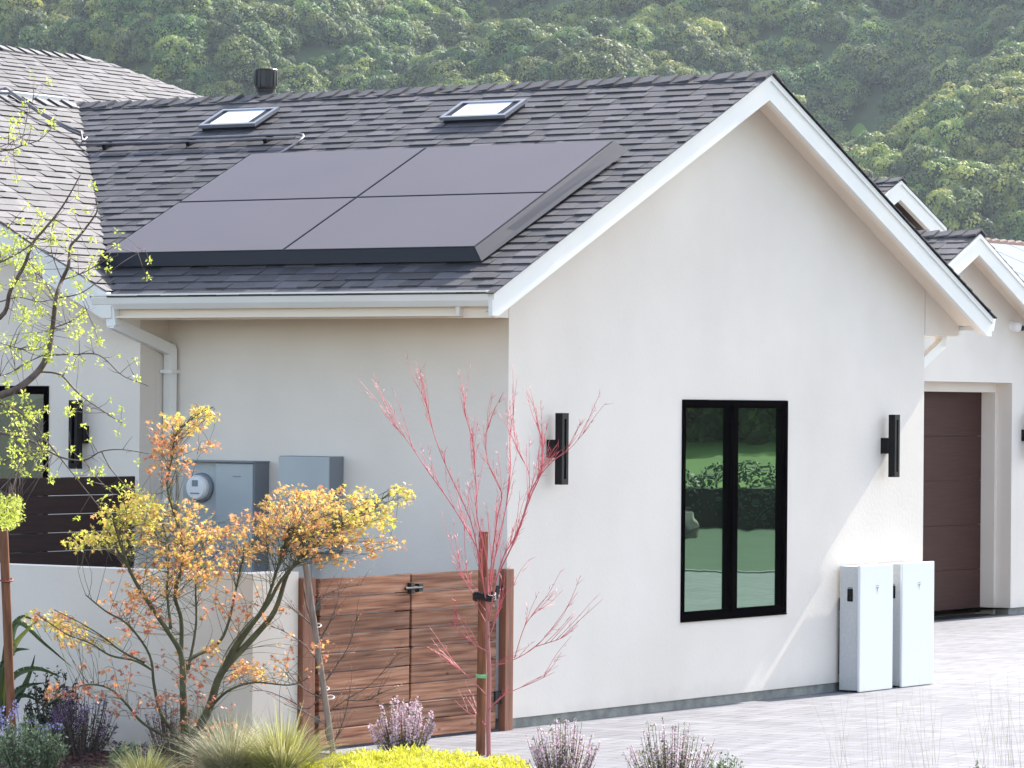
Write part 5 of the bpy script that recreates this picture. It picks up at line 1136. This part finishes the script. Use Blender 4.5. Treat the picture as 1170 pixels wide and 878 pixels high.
# ------------------------------------------------------------------ what stands across the drive (seen in the window glass)
def RW(dist, side): # metres beyond the window along the reflected line of sight
    d = Vector((math.cos(TH), -math.sin(TH), 0)); s = Vector((math.sin(TH), math.cos(TH), 0)); return Vector((3.4, 0, 0))+d*dist+s*side
g = MB(); a, b_, c, d = RW(26, -45), RW(26, 45), RW(47, 60), RW(47, -60); g.add([(p.x, p.y, GZ+0.015) for p in (a, b_, c, d)], [(0, 3, 2, 1)]); o = g.build('lawn', M['lawn'])
if o.data.polygons[0].normal.z < 0: o.data.flip_normals()
tag(o, kind='structure')
g = MB(); g.obox(RW(25.7, -45)+Vector((0, 0, -0.1)), RW(25.7, 45)-RW(25.7, -45), RW(26, 0)-RW(25.7, 0), Vector((0, 0, 0.165))); tag(g.build('kerb', M['concrete']), kind='structure')
r = random.Random(41)
for k, (ds, sd, rr_) in enumerate(((40, -1.2, 0.55), (40.5, 0.1, 0.42), (41, 1.2, 0.6))):
    b = MB(); c = RW(ds, sd); b0 = len(b.v); ball(b, (c.x, c.y, 0.25), rr_, rr_*0.8, 0.42, 14, 8)
    b.v = [tuple(Vector(v)+rvec(r)*0.05) for v in b.v]; o = b.build('boulder', M['rock']); tag(o, ['rough grey boulder on the lawn across the drive, largest of the trio', 'small grey boulder in the middle of the lawn trio', 'grey boulder at the far end of the lawn trio'][k], 'boulder', 'boulders on the lawn')
def leafmass(name, mk, cen, ext, n, size, label, cat, seed, kind=None):
    q = np.random.default_rng(seed); d = q.normal(size=(n, 3)); d /= np.linalg.norm(d, axis=1)[:, None]; P = np.array(cen)+d*np.array(ext)*q.uniform(0.5, 1.0, (n, 1))**0.4
    P = P+0.12*np.array(ext)*np.sin(P*2.1+seed); N_ = d+q.normal(0, .5, (n, 3)); N_ /= np.linalg.norm(N_, axis=1)[:, None]; A = np.cross(N_, q.normal(size=(n, 3))); A /= np.linalg.norm(A, axis=1)[:, None]; B = np.cross(N_, A)
    s = size*q.uniform(.6, 1.3, (n, 1)); V = np.stack([P-A*s, P-B*s*.6, P+A*s, P+B*s*.6], 1).reshape(-1, 3); return V, np.arange(len(V)).reshape(-1, 4), np.clip(q.normal(.5, .25, n), 0, 1)
hb = MB(); hb.obox(RW(46.6, -41)+Vector((0, 0, 0)), RW(46.6, 42)-RW(46.6, -41), RW(48, 0)-RW(46.6, 0), Vector((0, 0, 0.85)))
hcore = hb.build('hedge_core', M['forestcore'])  # added dark box, keeps the bright bank from showing through the leaves
Vs = []; Qs = []; Ts = []; off = 0
for k in range(34):
    c = RW(47+r.uniform(-1, 1.5), -40+k*2.4); V, Q, T = leafmass('', None, (c.x, c.y, 0.55), (1.7, 1.5, 0.75), 3600, 0.045, '', '', 50+k); Vs.append(V); Qs.append(Q+off); Ts.append(T); off += len(V)
hgo = tag(qmesh('hedge', np.concatenate(Vs), np.concatenate(Qs), [M['hedge']], np.concatenate(Ts)), 'dark hedge across the drive, mirrored in the black window', 'hedge'); hcore.parent = hgo
g = MB(); P_ = []
for i, (ds, z) in enumerate(((48, 0.0), (55, 0.5), (70, 1.75), (100, 2.6), (220, 14))):
    for j in range(13): sd = -90+15*j; p = RW(ds, sd); P_.append((p.x, p.y, z+0.25*math.sin(j*1.3+i)+(0.2 if i else 0)))
g.add(P_, [(i*13+j, i*13+j+1, (i+1)*13+j+1, (i+1)*13+j) for i in range(4) for j in range(12)]); o = g.build('grass_bank', M['bank'], smooth=True)
if o.data.polygons[5].normal.z < 0: o.data.flip_normals()
tag(o, kind='structure')
M['streetleaf'] = mat('street_leaf', rough=0.6, trans=0.35, tone=[(0, (0.02, 0.05, 0.015)), (0.5, (0.06, 0.14, 0.03)), (1, (0.16, 0.28, 0.05))])
def street_tree(c, h, w2, seed, label):
    o = empty('street_tree', (c.x, c.y, 1.0), label, 'tree', 'trees across the drive'); b = MB(); b.tube([(c.x, c.y, 0.5), (c.x+.1, c.y, h*.3), (c.x, c.y+.2, h*.6)], [.28, .2, .1], 8)
    for k in range(5): a = k*1.26; b.tube([(c.x, c.y, h*.3), (c.x+w2*.5*math.cos(a), c.y+w2*.5*math.sin(a), h*.6)], [.12, .04], 6)
    b.build('trunk', M['trunk'], o); Vs = []; Qs = []; Ts = []; off = 0; rr = random.Random(seed)
    for k in range(16):
        a = rr.uniform(0, 6.28); q = rr.random(); V, Q, T = leafmass('', None, (c.x+math.cos(a)*w2*q*.7, c.y+math.sin(a)*w2*q*.7, 1.4+h*(.08+.75*rr.random())), (w2*.46, w2*.46, h*.17), 1100, .16, '', '', seed*50+k); Vs.append(V); Qs.append(Q+off); Ts.append(T); off += len(V)
    qmesh('crown', np.concatenate(Vs), np.concatenate(Qs), [M['streetleaf']], np.concatenate(Ts), parent=o)
for k, (ds, sd, h, w2) in enumerate(((69, -5.5, 7, 3.6), (72, -1.0, 8, 4.0), (68, 3.5, 6.5, 3.4), (74, 8, 9, 4.5), (70, -10.5, 8, 4.2))):
    street_tree(RW(ds, sd), h, w2, 60+k, ['rounded tree across the drive reflected at the left of the window', 'taller tree across the drive reflected mid window', 'smaller rounded tree across the drive at the right of the reflection', 'tallest tree on the grass bank far across the drive', 'outermost tree on the grass bank beyond the reflection'][k])

# ------------------------------------------------------------------ haze
hz = MB(); A = [CAM.x+u*FH[0]+v*RH[0] for u, v in ((-60, -420), (-60, 420), (1350, 420), (1350, -420))]; B_ = [CAM.y+u*FH[1]+v*RH[1] for u, v in ((-60, -420), (-60, 420), (1350, 420), (1350, -420))]
z0, z1 = -2.0, 320.0
hz.add([(A[i], B_[i], z0) for i in range(4)]+[(A[i], B_[i], z1) for i in range(4)], [(0, 3, 2, 1), (4, 5, 6, 7), (0, 1, 5, 4), (1, 2, 6, 5), (2, 3, 7, 6), (3, 0, 4, 7)])
hm = bpy.data.materials.new('haze_air'); hm.use_nodes = True; t = hm.node_tree; t.nodes.clear(); ou = t.nodes.new('ShaderNodeOutputMaterial'); pv = t.nodes.new('ShaderNodeVolumePrincipled')
pv.inputs['Color'].default_value = (0.74, 0.87, 1.0, 1); pv.inputs['Density'].default_value = 0.00007; pv.inputs['Anisotropy'].default_value = 0.5
t.links.new(pv.outputs[0], ou.inputs['Volume']); o = hz.build('haze', hm); tag(o, kind='stuff')
o['label'] = 'thin pale haze in the air over the valley'
